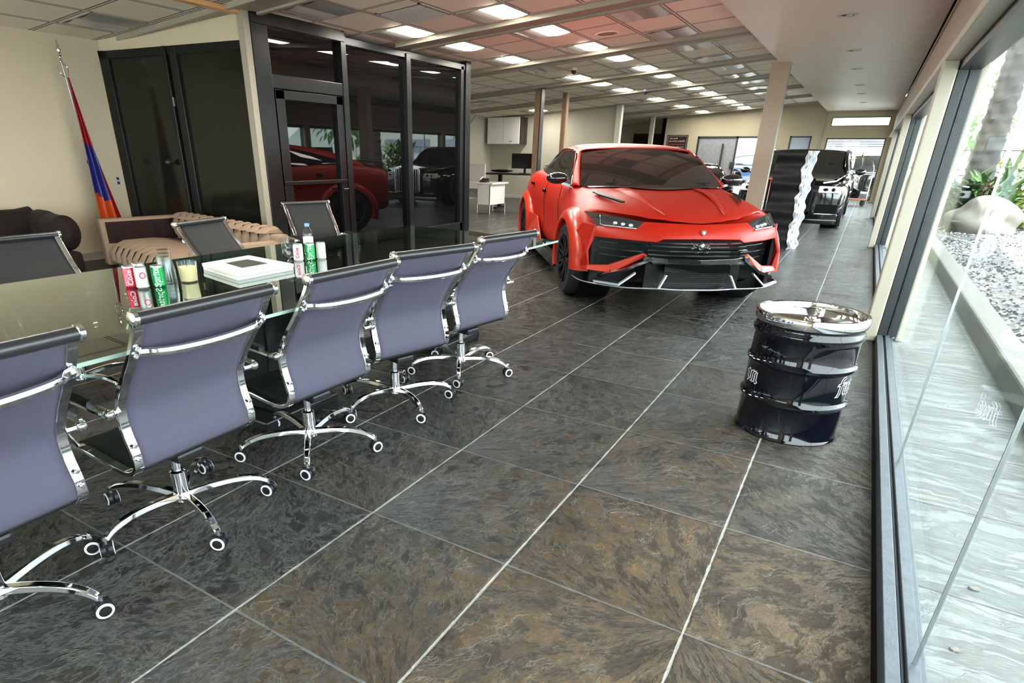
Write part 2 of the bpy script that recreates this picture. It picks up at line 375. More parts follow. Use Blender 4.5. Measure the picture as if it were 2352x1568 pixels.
def dup(root, loc=None, rz=None, label=None, group=None):
    r = root.copy(); C.objects.link(r)
    if loc is not None: r.location = loc
    if rz is not None: r.rotation_euler = (0, 0, rz)
    if label: r['label'] = label
    if group: r['group'] = group
    for ch in list(root.children):
        c = ch.copy(); C.objects.link(c); c.parent = r
        for g in list(ch.children):
            d = g.copy(); C.objects.link(d); d.parent = c
    return r
def cut(o, cutter):
    md = o.modifiers.new('cut', 'BOOLEAN'); md.object = cutter; md.operation = 'DIFFERENCE'; md.solver = 'EXACT'
def bake(o, cutters=()):
    dg = bpy.context.evaluated_depsgraph_get(); dg.update()
    me = bpy.data.meshes.new_from_object(o.evaluated_get(dg)); o.modifiers.clear(); o.data = me
    for c in cutters: bpy.data.objects.remove(c)
def cr(pts, n=6):  # Catmull-Rom
    out = []; P_ = [V(p) for p in pts]
    for i in range(len(P_) - 1):
        p0 = P_[max(i - 1, 0)]; p1 = P_[i]; p2 = P_[i + 1]; p3 = P_[min(i + 2, len(P_) - 1)]
        for k in range(n):
            t = k / n; out.append(.5 * ((2 * p1) + (p2 - p0) * t + (2 * p0 - 5 * p1 + 4 * p2 - p3) * t * t + (3 * p1 - p0 - 3 * p2 + p3) * t ** 3))
    out.append(P_[-1]); return out
# ------------------------------------------------------------------ room shell
YB, YF, XL = -3.2, 26.4, -11.6
cz = lambda x: 3.29 + .07 * x
struct('floor', MB().box((-12, YB, -.12), (.345, 28.6, 0)), 'floor', smooth=False)
struct('trim_1', MB().box((.345, YB, -.12), (.365, YF, -.012)), 'dark', smooth=False)
m = MB(); X0, X1 = -12, -1.72
m.add([(X0, YB, cz(X0)), (X1, YB, cz(X1)), (X1, 28.6, cz(X1)), (X0, 28.6, cz(X0)), (X0, YB, cz(X0) + .1), (X1, YB, cz(X1) + .1), (X1, 28.6, cz(X1) + .1), (X0, 28.6, cz(X0) + .1)],
      [(0, 3, 2, 1), (4, 5, 6, 7), (0, 1, 5, 4), (1, 2, 6, 5), (2, 3, 7, 6), (3, 0, 4, 7)])
struct('ceiling', m, 'ceiling', smooth=False)
struct('ceiling.001', MB().box((-1.72, YB, 2.87), (.33, YF, 3.30)), 'soffit', smooth=False)   # lowered smooth ceiling along the windows
struct('trim_2', MB().box((-12.2, YB - .2, 3.32), (1.0, 28.8, 3.5)), 'bldg', smooth=False)        # roof slab and its overhang
struct('trim_3', MB().box((.62, YB, 2.95), (1.0, YF, 3.32)), 'fascia', smooth=False)
# painted ceiling beams across the room
for i in range(-3, 7):
    y = 8.33 + 2.935 * i
    if y < YB or y > 26: continue
    xa = -8.83 if y < 5.4 else (-6.30 if y < 10.2 else -11.4)
    if y > 5.4 and y < 10.3: xa = -6.30
    m = MB()
    for yy in (y - .22, y + .16):
        m.add([(xa, yy, cz(xa) - .05), (-1.72, yy, cz(-1.72) - .05), (-1.72, yy + .06, cz(-1.72) - .05), (xa, yy + .06, cz(xa) - .05),
               (xa, yy, cz(xa) - .001), (-1.72, yy, cz(-1.72) - .001), (-1.72, yy + .06, cz(-1.72) - .001), (xa, yy + .06, cz(xa) - .001)],
              [(0, 1, 2, 3), (4, 7, 6, 5), (0, 4, 5, 1), (1, 5, 6, 2), (2, 6, 7, 3), (3, 7, 4, 0)])
    m.add([(xa, y - .17, cz(xa) - .025), (-1.72, y - .17, cz(-1.72) - .025), (-1.72, y + .17, cz(-1.72) - .025), (xa, y + .17, cz(xa) - .025)], [(0, 1, 2, 3)])
    struct('trim_%d' % (10 + i), m, 'cream', smooth=False)
def wall_holes(name, a, b, z1, th, holes, mat, z0=0):
    """wall along X from a to b at y; holes: (x0,x1,z0,z1)"""
    y = th[0]; m = MB(); xs = sorted({a, b} | {h[0] for h in holes} | {h[1] for h in holes}); zs = sorted({z0, z1} | {h[2] for h in holes} | {h[3] for h in holes})
    for i in range(len(xs) - 1):
        for j in range(len(zs) - 1):
            cx_, cz_ = (xs[i] + xs[i + 1]) / 2, (zs[j] + zs[j + 1]) / 2
            if any(h[0] < cx_ < h[1] and h[2] < cz_ < h[3] for h in holes): continue
            m.box((xs[i], th[0], zs[j]), (xs[i + 1], th[1], zs[j + 1]))
    return struct(name, m, mat, smooth=False)
struct('wall_left', MB().box((-8.97, YB, 0), (-8.83, 5.2, 2.75)), 'wall', smooth=False)
struct('wall_office_side', MB().box((-11.5, 10.13, 0), (-6.42, 10.2, 3.0)), 'wallgrey', smooth=False)
struct('wall_store_left', MB().box((-11.54, 10.0, 0), (-11.4, 20.0, 2.8)), 'wallgrey', smooth=False)
struct('wall_store_back', MB().box((-11.5, 19.9, 0), (-6.98, 20.02, 2.85)), 'wallgrey', smooth=False)
struct('wall_recess', MB().box((-11.5, 28.0, 0), (-7.2, 28.1, 2.85)), 'wallfar_dim', smooth=False)
struct('wall_recess_side', MB().box((-7.34, YF, 0), (-7.2, 28.05, 2.85)), 'wallfar_dim', smooth=False)
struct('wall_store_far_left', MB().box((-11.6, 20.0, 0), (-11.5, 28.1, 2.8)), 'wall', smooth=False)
wall_holes('wall_far', -7.34, .5, 3.25, (YF, YF + .14), [(-5.92, -3.45, 0, 2.10), (-2.72, -2.02, 0, 2.10), (-1.55, .22, .04, 2.03), (-1.52, .20, 2.40, 2.68)], 'wallfar_dim')
struct('baseboard_store', MB().box((-11.4, 19.87, 0), (-6.98, 19.9, .1)).box((-11.4, 10.2, 0), (-11.37, 19.9, .1)), 'white', smooth=False)
struct('baseboard_left', MB().box((-8.83, YB, 0), (-8.81, 5.1, .1)), 'cream', smooth=False)
# far corner trim beside the end window
struct('trim_30', MB().box((-1.76, YF - .03, 0), (-1.72, YF, 2.87)), 'cream', smooth=False)
# end windows
def frame_x(name, x0, x1, z0, z1, y, wd, mat, glass='glass', bars=()):
    m = MB(); m.box((x0, y - .03, z0), (x0 + wd, y + .05, z1)).box((x1 - wd, y - .03, z0), (x1, y + .05, z1))
    m.box((x0, y - .03, z1 - wd), (x1, y + .05, z1)).box((x0, y - .03, z0), (x1, y + .05, z0 + wd))
    for bx in bars: m.box((bx - wd / 2, y - .03, z0), (bx + wd / 2, y + .05, z1))
    o = struct(name, m, mat, smooth=False)
    if glass:
        p = MB().box((x0 + wd, y + .0, z0 + wd), (x1 - wd, y + .008, z1 - wd)).build('pane', glass, o, smooth=False)
    return o
frame_x('window_1', -1.55, .22, .04, 2.03, YF + .04, .04, 'black_al')
frame_x('window_2', -1.52, .20, 2.40, 2.68, YF + .04, .025, 'black_al')
frame_x('door_2', -2.72, -2.02, 0, 2.10, YF + .04, .05, 'black_al', 'greyblue')
wall_holes('wall_back', -9, .5, 3.3, (YB - .14, YB), [(-8.3, -4.6, .45, 2.4), (-4.3, -.5, .45, 2.4)], 'wall')
for i, (a, b_) in enumerate(((-8.3, -4.6), (-4.3, -.5))): frame_x('window_%d' % (40 + i), a, b_, .45, 2.4, YB - .08, .06, 'black_al', bars=((a + b_) / 2,))  # window pair behind the camera, added unseen to let in fill daylight
# double door in the far wall: brushed panel leaf and glazed leaf
d = frame_x('door_1', -5.92, -3.45, 0, 2.10, YF + .02, .07, 'black_al', None, bars=(-4.48,))
MB().box((-5.85, YF + .03, .05), (-4.52, YF + .05, 2.03)).build('door_leaf', 'brushed', d, smooth=False)
MB().box((-4.44, YF + .03, .05), (-3.52, YF + .04, 2.03)).build('pane', 'glass', d, smooth=False)
h = MB().box((-4.98, YF - .07, .85), (-4.92, YF - .03, 1.85)).box((-4.97, YF - .05, 1.0), (-4.93, YF + .04, 1.03)).box((-4.97, YF - .05, 1.7), (-4.93, YF + .04, 1.73)).build('door_handle', 'black_al', d, smooth=False)
MB().box((-4.6, YF - .06, .98), (-4.42, YF, 1.22)).build('lock_box', 'black_al', d, bevel=.02, smooth=False)

# ------------------------------------------------------------------ window wall on the right
WX = .33
struct('wall_right_header', MB().box((WX, YB, 2.10), (.62, YF, 2.665)), 'fascia', smooth=False)
struct('wall_right_slot', MB().box((.42, YB, 2.665), (.62, YF, 2.95)), 'dark', smooth=False)
struct('trim_31', MB().box((.345, YB, 2.80), (.365, YF, 2.83)).box((.31, YB, 2.655), (.335, YF, 2.675)), 'cream', smooth=False)
struct('trim_32', MB().box((.27, YB, 2.035), (.37, YF, 2.105)), 'cream', bevel=.008, smooth=False)
struct('trim_33', MB().box((.37, YB, 1.975), (.50, YF, 2.10)), 'black_al', smooth=False)
struct('trim_34', MB().box((.365, YB, -.12), (.405, YF, .055)).box((.409, YB, -.12), (.475, YF, .042)).box((.42, YB, .042), (.455, YF, .06)), 'sill', bevel=.003, smooth=False)
struct('trim_35', MB().box((.405, YB, 0), (.409, YF, .04)), 'dark', smooth=False)
posts = [-.6, 6.02, 12.78, 19.35, 26.2]
for i, y in enumerate(posts):
    if i == 4: continue
    a = struct('trim_%d' % (40 + i), MB().box((.268, y - .07, 0), (.362, y + .12, 2.04)), 'cream', bevel=.01, smooth=False)
    b_ = struct('trim_%d' % (50 + i), MB().box((.366, y - .05, .05), (.425, y + .14, 1.99)).box((.435, y - .04, .05), (.50, y + .15, 1.99)).box((.425, y - .03, .05), (.435, y + .12, 1.99)), 'black_al', bevel=.004, smooth=False)
    struct('trim_%d' % (60 + i), MB().box((.505, y + .04, .0), (.545, y + .16, 2.06)), 'wallgrey', bevel=.006, smooth=False)
segs = []
ys = [-.46, 1.80, 3.29, 5.98]
for a, b_ in zip(ys[:-1], ys[1:]): segs.append((a + .003, b_ - .003))
for a, b_ in zip([-3.1] + [p + .15 for p in posts[1:4]], [-.65] + [p - .05 for p in posts[2:5]]):
    segs.append((a, b_)) if a < -1 else segs.extend([(a, (a + b_) / 2 - .003), ((a + b_) / 2 + .003, b_)])
for i, (a, b_) in enumerate(segs):
    struct('window_%d' % (10 + i), MB().box((.436, a, .055), (.442, b_, 1.98)), 'glass', smooth=False)
for i, y in enumerate((1.80, 3.29)):
    struct('trim_%d' % (70 + i), MB().box((.434, y - .0025, .055), (.444, y + .0025, 1.98)), 'steel', smooth=False)
struct('wall_end_cap', MB().box((.36, 26.1, 0), (.6, 26.54, 2.9)), 'cream', smooth=False)

# ------------------------------------------------------------------ glass door wall on the left (slightly splayed)
AW = atan2(.32, 2.52); LW = 2.54
def onwall(o): o.location = (-8.83, 5.13, 0); o.rotation_euler = (0, 0, AW); return o
onwall(struct('wall_door_top', MB().box((0, 0, 2.55), (LW, .12, 3.0)), 'wall', smooth=False))
m = MB(); Z = 2.55
m.box((.0, -.03, 0), (.16, .06, Z)).box((LW - .06, -.03, 0), (LW, .06, Z)).box((0, -.03, Z - .09), (LW, .06, Z)).box((1.16, -.05, 0), (1.22, .06, Z)).box((1.26, -.035, 0), (1.38, .06, Z)).box((0, -.03, 0), (LW, .06, .12))
d = onwall(struct('door_3', m, 'blackpaint', smooth=False, bevel=.006))
MB().box((.16, .0, .12), (1.16, .03, Z - .09)).build('pane', 'blackglass2', d, smooth=False)
MB().box((1.38, .0, .12), (LW - .06, .03, Z - .09)).build('pane', 'blackglass2', d, smooth=False)
MB().cyl((.98, 0, 1.25), (.98, -.05, 1.25), .02, n=12).ball((.98, -.08, 1.25), (.04, .035, .04)).build('door_knob', 'black_al', d)
MB().box((1.225, -.055, 1.9), (1.245, -.03, 2.0)).box((1.225, -.055, .4), (1.245, -.03, .5)).build('hinge', 'steel', d, smooth=False)
# white corner strip
struct('trim_80', MB().box((-6.40, 5.37, 0), (-6.30, 5.455, 3.0)), 'cream', smooth=False)

# ------------------------------------------------------------------ black glazed office
OX = -6.31
m = MB(); m.box((OX - .10, 5.46, 0), (OX + .02, 5.70, 2.86)).box((OX - .1, 5.46, 2.72), (OX + .03, 7.0, 2.86)).box((OX - .1, 7.0, 2.70), (OX, 10.2, 2.79))
m.box((OX - .1, 6.93, 0), (OX + .02, 7.03, 2.80)).box((OX - .1, 8.36, 0), (OX + .02, 8.47, 2.76)).box((OX - .1, 9.93, 0), (OX + .0, 10.02, 2.76)).box((OX - .12, 10.06, 0), (OX + .02, 10.22, 2.84))
m.box((OX - .1, 5.46, 0), (OX, 10.2, .22)).box((OX - .09, 5.70, 2.09), (OX + .01, 6.95, 2.24))
struct('wall_office_front', m, 'blackpaint', smooth=False, bevel=.006)
m = MB(); m.box((OX - .08, 5.74, 0), (OX + .0, 5.88, 2.08)).box((OX - .08, 6.80, 0), (OX + .0, 6.92, 2.08)).box((OX - .08, 5.74, 1.98), (OX, 6.92, 2.08)).box((OX - .08, 5.74, 1.0), (OX + .01, 6.92, 1.045)).box((OX - .08, 5.74, 0), (OX, 6.92, .2))
d = struct('door_4', m, 'blackpaint', smooth=False, bevel=.004)
MB().box((OX - .06, 5.88, .2), (OX - .05, 6.80, 1.98)).build('pane', 'blackglass', d, smooth=False)
MB().cyl((OX, 6.86, .92), (OX + .06, 6.86, .92), .012, n=10).cyl((OX + .06, 6.86, .92), (OX + .06, 6.76, .92), .012, n=10).build('door_handle', 'black_al', d)
for i, (a, b_, z0, z1) in enumerate([(5.70, 6.93, 2.24, 2.72), (7.03, 8.36, .2, 2.72), (8.47, 9.93, .2, 2.72)]):
    struct('window_%d' % (30 + i), MB().box((OX - .07, a, z0), (OX - .06, b_, z1)), 'blackglass', smooth=False)
struct('wall_office_core', MB().box((-8.8, 5.6, 0), (OX - .11, 10.1, 2.62)), 'dark', smooth=False)

# ------------------------------------------------------------------ ceiling fittings
sl_ = -.07
def troffer(x, y, lit, label, grp):
    z = cz(x); t = thing('ceiling_light', label, 'ceiling light', (x, y, z), 0, grp); t.rotation_euler = (0, -atan2(.07, 1), 0)
    return t
def troffer_mesh(t, lit):
    a = .335; m = MB()
    m.box((-a, -a, -.012), (-a + .018, a, 0)).box((a - .018, -a, -.012), (a, a, 0)).box((-a, -a, -.012), (a, -a + .018, 0)).box((-a, a - .018, -.012), (a, a, 0))
    m.build('frame', 'cream', t, smooth=False)
    # two shallow barrel lenses side by side
    for sgn, lt in ((-1, False), (1, lit)):
        x0, x1 = (-a + .018, -.03) if sgn < 0 else (-.03, a - .018)
        rows = []
        for i in range(9):
            u = i / 8; xx = x0 + (x1 - x0) * u; zz = -.006 - .016 * sin(pi * u)
            rows.append([(xx, -a + .018, zz), (xx, a - .018, zz)])
        MB().grid(rows).build('lens' if sgn < 0 else 'diffuser', 'emit' if lt else ('lens' if sgn < 0 else 'lensg'), t)
ys_l = []
for k in range(-1, 7):
    yb = 8.33 + 2.935 * k; ys_l += [yb - .68, yb + .68]
ys_l = [y for y in ys_l if 7.0 < y < 26.0]
proto = {}
def put_light(x, y, lit, label, grp):
    t = proto.get(lit)
    if t is None:
        t = troffer(x, y, lit, label, grp); troffer_mesh(t, lit); proto[lit] = t
    else:
        t = dup(t, (x, y, cz(x)), None, label, grp); t.rotation_euler = (0, -atan2(.07, 1), 0)
    return t
ordn = ['nearest', 'second', 'third', 'fourth', 'fifth', 'sixth', 'seventh', 'eighth', 'ninth', 'tenth', 'eleventh', 'twelfth', 'thirteenth', 'fourteenth']
for i, y in enumerate(ys_l):
    put_light(-4.40, y, True, 'lit square ceiling light, %s from the camera in the long middle row' % ordn[i], 'lit square lights in the middle row')
for i, y in enumerate([v for v in ys_l if abs(v - 11.94) > .3 and abs(v - ys_l[7]) > .1 and abs(v - ys_l[9]) > .1 and abs(v - ys_l[11]) > .1]):
    put_light(-5.82, y, True, 'lit square ceiling light, %s from the camera in the row beside the black office' % ordn[i], 'lit square lights in the row nearer the black office')
for i, y in enumerate([v for v in ys_l if v > 8.5][:9]):
    put_light(-3.0, y, False, 'unlit square ceiling light, %s from the camera in the row by the lowered ceiling' % ordn[i], 'unlit square lights in the row by the lowered ceiling')
for y, w_ in ((6.07, 'fourth'), (4.72, 'third'), (3.14, 'second'), (1.78, 'nearest')): put_light(-4.40, y, True, 'lit square ceiling light added out of view above the glass table, %s from the back wall' % w_, 'added unseen lights above the table')  # unseen lamps, added to raise the light level over the table
put_light(-5.82, 11.94, False, 'unlit square ceiling light among the lit ones, in front of the brown timber posts', None)
put_light(-7.9, 4.72, False, 'unlit square ceiling light above the flag in the lounge corner', None)
put_light(-5.78, 6.05, False, 'unlit square ceiling light just above the top of the black office', None)
put_light(-9.3, 18.9, True, 'lit square ceiling light close to the back store wall behind the timber posts', None)
for (x, y, l) in ((-10.5, 12.6, 'behind the black office, nearest'), (-9.2, 12.6, 'left of the timber posts'), (-9.2, 15.6, 'above the black standing desk')):
    put_light(x, y, False, 'small looking unlit ceiling light ' + l, None)
def vent(x, y, label):
    t = thing('ceiling_vent', label, 'air vent', (x, y, cz(x))); t.rotation_euler = (0, -atan2(.07, 1), 0)
    m = MB().box((-.33, -.33, -.012), (.33, -.30, 0)).box((-.33, .30, -.012), (.33, .33, 0)).box((-.33, -.33, -.012), (-.30, .33, 0)).box((.30, -.33, -.012), (.33, .33, 0))
    m.build('frame', 'cream', t, smooth=False)
    m = MB()
    for k in range(9):
        yy = -.27 + k * .067; m.add([(-.30, yy, -.004), (.30, yy, -.004), (.30, yy + .045, -.02), (-.30, yy + .045, -.02)], [(0, 1, 2, 3)])
    m.build('louvre', 'lens', t, smooth=False); MB().box((-.3, -.3, -.002), (.3, .3, 0)).build('backing', 'dark', t, smooth=False)
vent(-4.40 - .705, 6.95, 'pale square air vent at the top edge of the photo before the nearest lit light')
vent(-2.3, 11.94, 'pale square air vent beside the lowered ceiling above the big beige post')
def dome(x, y, label):
    t = thing('security_camera', label, 'security camera', (x, y, cz(x)))
    MB().cyl((0, 0, 0), (0, 0, -.05), .06, .055, n=20).build('mount', 'white', t)
    MB().ball((0, -.01, -.075), (.045, .045, .045), 16, 10).build('camera_ball', 'dark', t)
dome(-5.25, 12.3, 'small security camera on the ceiling left of the unlit light, nearer of the two')
dome(-5.25, 16.95, 'small security camera on the ceiling above the car roof, farther of the two')
t = thing('ceiling_speaker', 'round flush ceiling speaker between lit and unlit lights', 'speaker', (-3.74, 9.88, cz(-3.74))); t.rotation_euler = (0, -atan2(.07, 1), 0)
MB().lathe([(.14, 0), (.15, -.012), (.17, -.01), (.175, 0)], 28).build('rim', 'soffit', t); MB().lathe([(.0, -.006), (.14, -.004)], 28).build('grille', 'fascia', t)
for i, y in enumerate((9.08, 11.91, 14.3, 17.35, 19.63, 22.62)):
    lab = 'recessed round downlight in the lowered ceiling, %s from the camera' % ordn[i]
    if i == 0:
        t0 = thing('recessed_downlight', lab, 'downlight', (-.62, y, 2.87), 0, 'recessed downlights along the lowered ceiling')
        MB().lathe([(.07, -.001), (.075, -.008), (.105, -.008), (.11, 0)], 28).build('rim', 'white', t0)
        MB().lathe([(0, -.0015), (.071, -.0015)], 24).mat(1).ball((.02, 0, -.004), (.035, .035, .012), 14, 6).build('lamp', ['dark', 'lens'], t0)
    else: dup(t0, (-.62, y, 2.87), 0, lab)
# ------------------------------------------------------------------ posts
struct('trim_81', MB().box((-1.84, 12.80, 0), (-1.58, 12.98, 2.87)).mat(1).box((-1.58, 12.80, 0), (-1.545, 12.98, 2.87)), ['beige', 'cream'], smooth=False)
def post(name, x, y, w_, h, mats, label):
    t = MB(); t.mat(0).box((-w_ / 2, -w_ / 2, 0), (w_ / 2 - .03, w_ / 2, h)).mat(1).box((w_ / 2 - .03, -w_ / 2, 0), (w_ / 2, w_ / 2, h))
    o = t.build(name, mats, smooth=False, bevel=.006); o.location = (x, y, 0); o['label'] = label; o['category'] = 'post'; return o
post('timber_post', -6.86, 14.2, .17, cz(-6.9) - .01, ['wood', 'poster'], 'rough brown timber post with black edge left of the red car, the nearer one')
post('timber_post', -6.84, 15.65, .13, cz(-6.9) - .01, ['wood', 'tanvelvet'], 'rough brown timber post with pale edge just over the red car roof, the farther one')
post('white_post', -6.85, 19.8, .17, cz(-6.9) - .01, ['wallgrey', 'white'], 'white post at the end of the grey partition wall')
post('white_post', -7.45, 25.4, .15, cz(-7.5) - .01, ['wallgrey', 'white'], 'slim white post in front of the black recess screen')
struct('trim_82', MB().box((-6.44, 1.5, 2.79), (-6.34, 5.40, 2.835)), 'beamwood', smooth=False)
# ------------------------------------------------------------------ office chairs
def make_chair(label, group):
    t = thing('office_chair', label, 'office chair', (0, 0, 0), 0, group)
    prof = cr([(-.385, 0, .945), (-.365, 0, .90), (-.30, 0, .80), (-.215, 0, .69), (-.165, 0, .60), (-.165, 0, .52), (-.19, 0, .43), (-.185, 0, .375), (-.13, 0, .345), (-.02, 0, .345), (.14, 0, .362), (.25, 0, .352), (.285, 0, .325)], 5)
    # sling: one sheet of mesh fabric between the side frames
    rows = []
    for i, p in enumerate(prof):
        rows.append([(p.x - .004 * (1 - (j / 6 - 1) ** 2) * 0, (j / 6 - 1) * .232, p.z + .006 * 0) for j in range(13)])
    nb = 36
    MB().grid(rows[:nb]).build('backrest', 'mesh', t, solid=.008)
    MB().grid(rows[nb - 1:]).build('seat', 'meshd', t, solid=.012)
    for k in range(1):
        m = MB()
    for s in (-1, 1):
        m = MB(); L = prof
        for a in range(len(L)):
            pass
        vs = []
        for i, p in enumerate(L):
            d = (L[min(i + 1, len(L) - 1)] - L[max(i - 1, 0)]).normalized(); nrm = V((-d.z, 0, d.x)) * .009
            for sy, sn in ((-1, -1), (1, -1), (1, 1), (-1, 1)): vs.append(p + V((0, s * .247 + sy * .0165, 0)) + nrm * sn)
        fs = [(i * 4 + k, i * 4 + (k + 1) % 4, i * 4 + 4 + (k + 1) % 4, i * 4 + 4 + k) for i in range(len(L) - 1) for k in range(4)] + [(0, 3, 2, 1), tuple((len(L) - 1) * 4 + k for k in range(4))]
        m.add(vs, fs)
        for zz, xx in ((.84, -.335), (.815, -.318), (.47, -.19), (.42, -.198)): m.cyl((xx - .008, s * .247, zz), (xx - .016, s * .247, zz), .009, n=8)
        f = m.build('side_frame', 'chrome', t, bevel=.0025)
        am = MB().tube(cr([(-.175, s * .262, .60), (-.185, s * .30, .605), (-.15, s * .315, .612), (0, s * .315, .618), (.13, s * .315, .605), (.185, s * .31, .55), (.19, s * .295, .46), (.175, s * .265, .375)], 4), .012, 8)
        am.ball((-.19, s * .30, .605), (.02, .018, .018), 10, 6)
        a_ = am.build('armrest', 'chrome', t)
        MB().tube([(-.12, s * .315, .63), (-.05, s * .315, .636), (.08, s * .315, .634), (.13, s * .315, .622)], .016, 8).build('arm_pad', 'plastic', a_)
    m = MB().cyl((-.392, -.272, .945), (-.392, .272, .945), .021, n=16)
    r_ = m.build('top_roll', 'roll', t)
    for s in (-1, 1): MB().lathe([(0, .276), (.017, .276), (.025, .272), (.025, .258), (.021, .256)] if s > 0 else [(0, -.276), (.017, -.276), (.025, -.272), (.025, -.258), (.021, -.256)], 16, (-.392, 0, .945), 'Y').build('end_cap', 'chrome', r_)
    MB().tube(cr([(-.345, -.245, .83), (-.355, -.22, .828), (-.385, -.17, .825), (-.40, -.06, .822), (-.40, .06, .822), (-.385, .17, .825), (-.355, .22, .828), (-.345, .245, .83)], 4), .0125, 8, flat=1.2).build('back_stretcher', 'chrome', t)
    MB().tube([(-.05, -.24, .325), (-.05, .24, .325)], .012, 8).tube([(.15, -.24, .335), (.15, .24, .335)], .012, 8).build('seat_rail', 'chrome', t)
    MB().box((-.12, -.06, .285), (.14, .06, .325)).add([(.05, -.1, .29), (.05, -.2, .285), (.11, -.22, .262), (.12, -.12, .285)], [(0, 1, 2, 3)]).build('tilt_mechanism', 'plastic', t, bevel=.012, smooth=False)
    MB().cyl((.06, -.05, .30), (.08, -.2, .288), .006, n=8).box((.05, -.26, .272), (.12, -.19, .29)).build('height_lever', 'steel', t)
    b = MB().cyl((0, 0, .095), (0, 0, .20), .031, n=18).cyl((0, 0, .20), (0, 0, .207), .031, .022, n=18).cyl((0, 0, .2), (0, 0, .285), .0175, n=14).cyl((0, 0, .07), (0, 0, .098), .04, .036, n=20).build('swivel_base', 'chrome', t)
    leg = None
    for k in range(5):
        a = 2 * pi * k / 5
        if leg is None:
            m = MB(); pts = cr([(.02, 0, .092), (.12, 0, .108), (.22, 0, .112), (.30, 0, .098), (.345, 0, .072)], 4)
            n_ = len(pts); vs = []
            for i, p in enumerate(pts):
                u = i / (n_ - 1); hw = .021 - .006 * u; hh = .014 - .004 * u
                for sy, sz in ((-1, -1), (1, -1), (.72, 1), (-.72, 1)): vs.append(p + V((0, sy * hw, sz * hh)))
            m.add(vs, [(i * 4 + k2, i * 4 + (k2 + 1) % 4, i * 4 + 4 + (k2 + 1) % 4, i * 4 + 4 + k2) for i in range(n_ - 1) for k2 in range(4)] + [(0, 3, 2, 1), tuple((n_ - 1) * 4 + k2 for k2 in range(4))])
            leg = m.build('leg', 'chrome', b, bevel=.004)
            m = MB(); m.mi = 0
            for s in (-1, 1):
                m.mi = 0; m.lathe([(0, s * .024), (.018, s * .024), (.029, s * .021), (.0305, s * .012), (.029, s * .004), (0, s * .003)], 20, (0, 0, .0305), 'Y')
                m.mi = 1; m.lathe([(.0195, s * .0245), (.0275, s * .0232), (.0275, s * .0215), (.0195, s * .0225)], 20, (0, 0, .0305), 'Y')
            m.mi = 0; m.box((-.018, -.011, .03), (.022, .011, .062)); m.mi = 2; m.cyl((.0, 0, .055), (0, 0, .085), .008, n=10)
            cas = m.build('caster', ['plastic', 'ring', 'chrome'], b); cas0 = cas
            lg, cs = leg, cas
        else:
            lg = leg.copy(); C.objects.link(lg); lg.parent = b
            cs = cas0.copy(); C.objects.link(cs); cs.parent = b
        lg.rotation_euler = (0, 0, a); cs.location = (.345 * cos(a), .345 * sin(a), 0); cs.rotation_euler = (0, 0, a * 2.3 + .8)
    return t
def set_chair(t, star, dz=0):
    b = [c for c in t.children if c.name.startswith('swivel_base')][0]; b.rotation_euler = (0, 0, star)
GN = 'purple grey mesh chairs along the window side of the table'
GF = 'dark mesh chairs along the lounge side of the table'
near = [(-2.10, .50, 182, 30, 'chrome and purple grey mesh office chair nearest the camera, cut off by the left edge'),
        (-2.13, 1.20, 181, -14, 'purple grey mesh office chair second from the camera, below the drink cans'),
        (-2.14, 1.94, 178, 25, 'purple grey mesh office chair in the middle of the near row'),
        (-2.15, 2.66, 165, -26, 'purple grey mesh office chair fourth along the near row, turned slightly'),
        (-2.14, 3.39, 170, 12, 'purple grey mesh office chair at the far end, closest to the red car')]
ch0 = None
for i, (x, y, rz, st, lab) in enumerate(near):
    if ch0 is None: ch0 = make_chair(lab, GN); t = ch0; t.location = (x, y, 0); t.rotation_euler = (0, 0, RAD(rz))
    else: t = dup(ch0, (x, y, 0), RAD(rz), lab, GN)
    set_chair(t, RAD(st - rz))
far = [(-3.96, 1.74, 0, 10, 'dark mesh chair behind the glass table in front of the dark brown sofa'),
       (-3.92, 3.10, 12, 40, 'dark mesh chair behind the glass table in front of the tan channelled sofa'),
       (-4.72, 4.76, -20, 25, 'dark mesh chair pushed back from the table in front of the black office door')]
for x, y, rz, st, lab in far:
    t = dup(ch0, (x, y, -.0), RAD(rz), lab, GF); t.scale = (1, 1, .945); set_chair(t, RAD(st))
    for c in t.children:
        if c.name.startswith('backrest'):
            c.data = c.data.copy(); c.data.materials.clear(); c.data.materials.append(M['meshd'])
# ------------------------------------------------------------------ glass table
TZ = .80
t = thing('conference_table', 'long glass topped conference table on black pedestals between the chair rows', 'table', (-2.7, 2.3, 0))
def L(p): return (p[0] + 2.7, p[1] - 2.3, p[2])
c4 = [(-1.93, -1.3), (-1.91, 4.42), (-3.43, 4.55), (-3.43, -1.3)]
m = MB(); vs = [L((x, y, z)) for z in (TZ - .014, TZ) for x, y in c4]
m.add(vs, [(0, 3, 2, 1), (4, 5, 6, 7)]); m.mi = 1; m.add(vs, [(0, 1, 5, 4), (1, 2, 6, 5), (2, 3, 7, 6), (3, 0, 4, 7)])
m.build('tabletop', ['tglass', 'tedge'], t, smooth=False)
for y in (.3, 2.2, 3.9):
    MB().box(L((-2.85, y - .28, 0)), L((-2.45, y + .28, .06))).box(L((-2.78, y - .16, .06)), L((-2.52, y + .16, TZ - .05))).box(L((-3.1, y - .05, TZ - .055)), L((-2.2, y + .05, TZ - .016))).build('pedestal', 'blackpaint', t, smooth=False, bevel=.01)
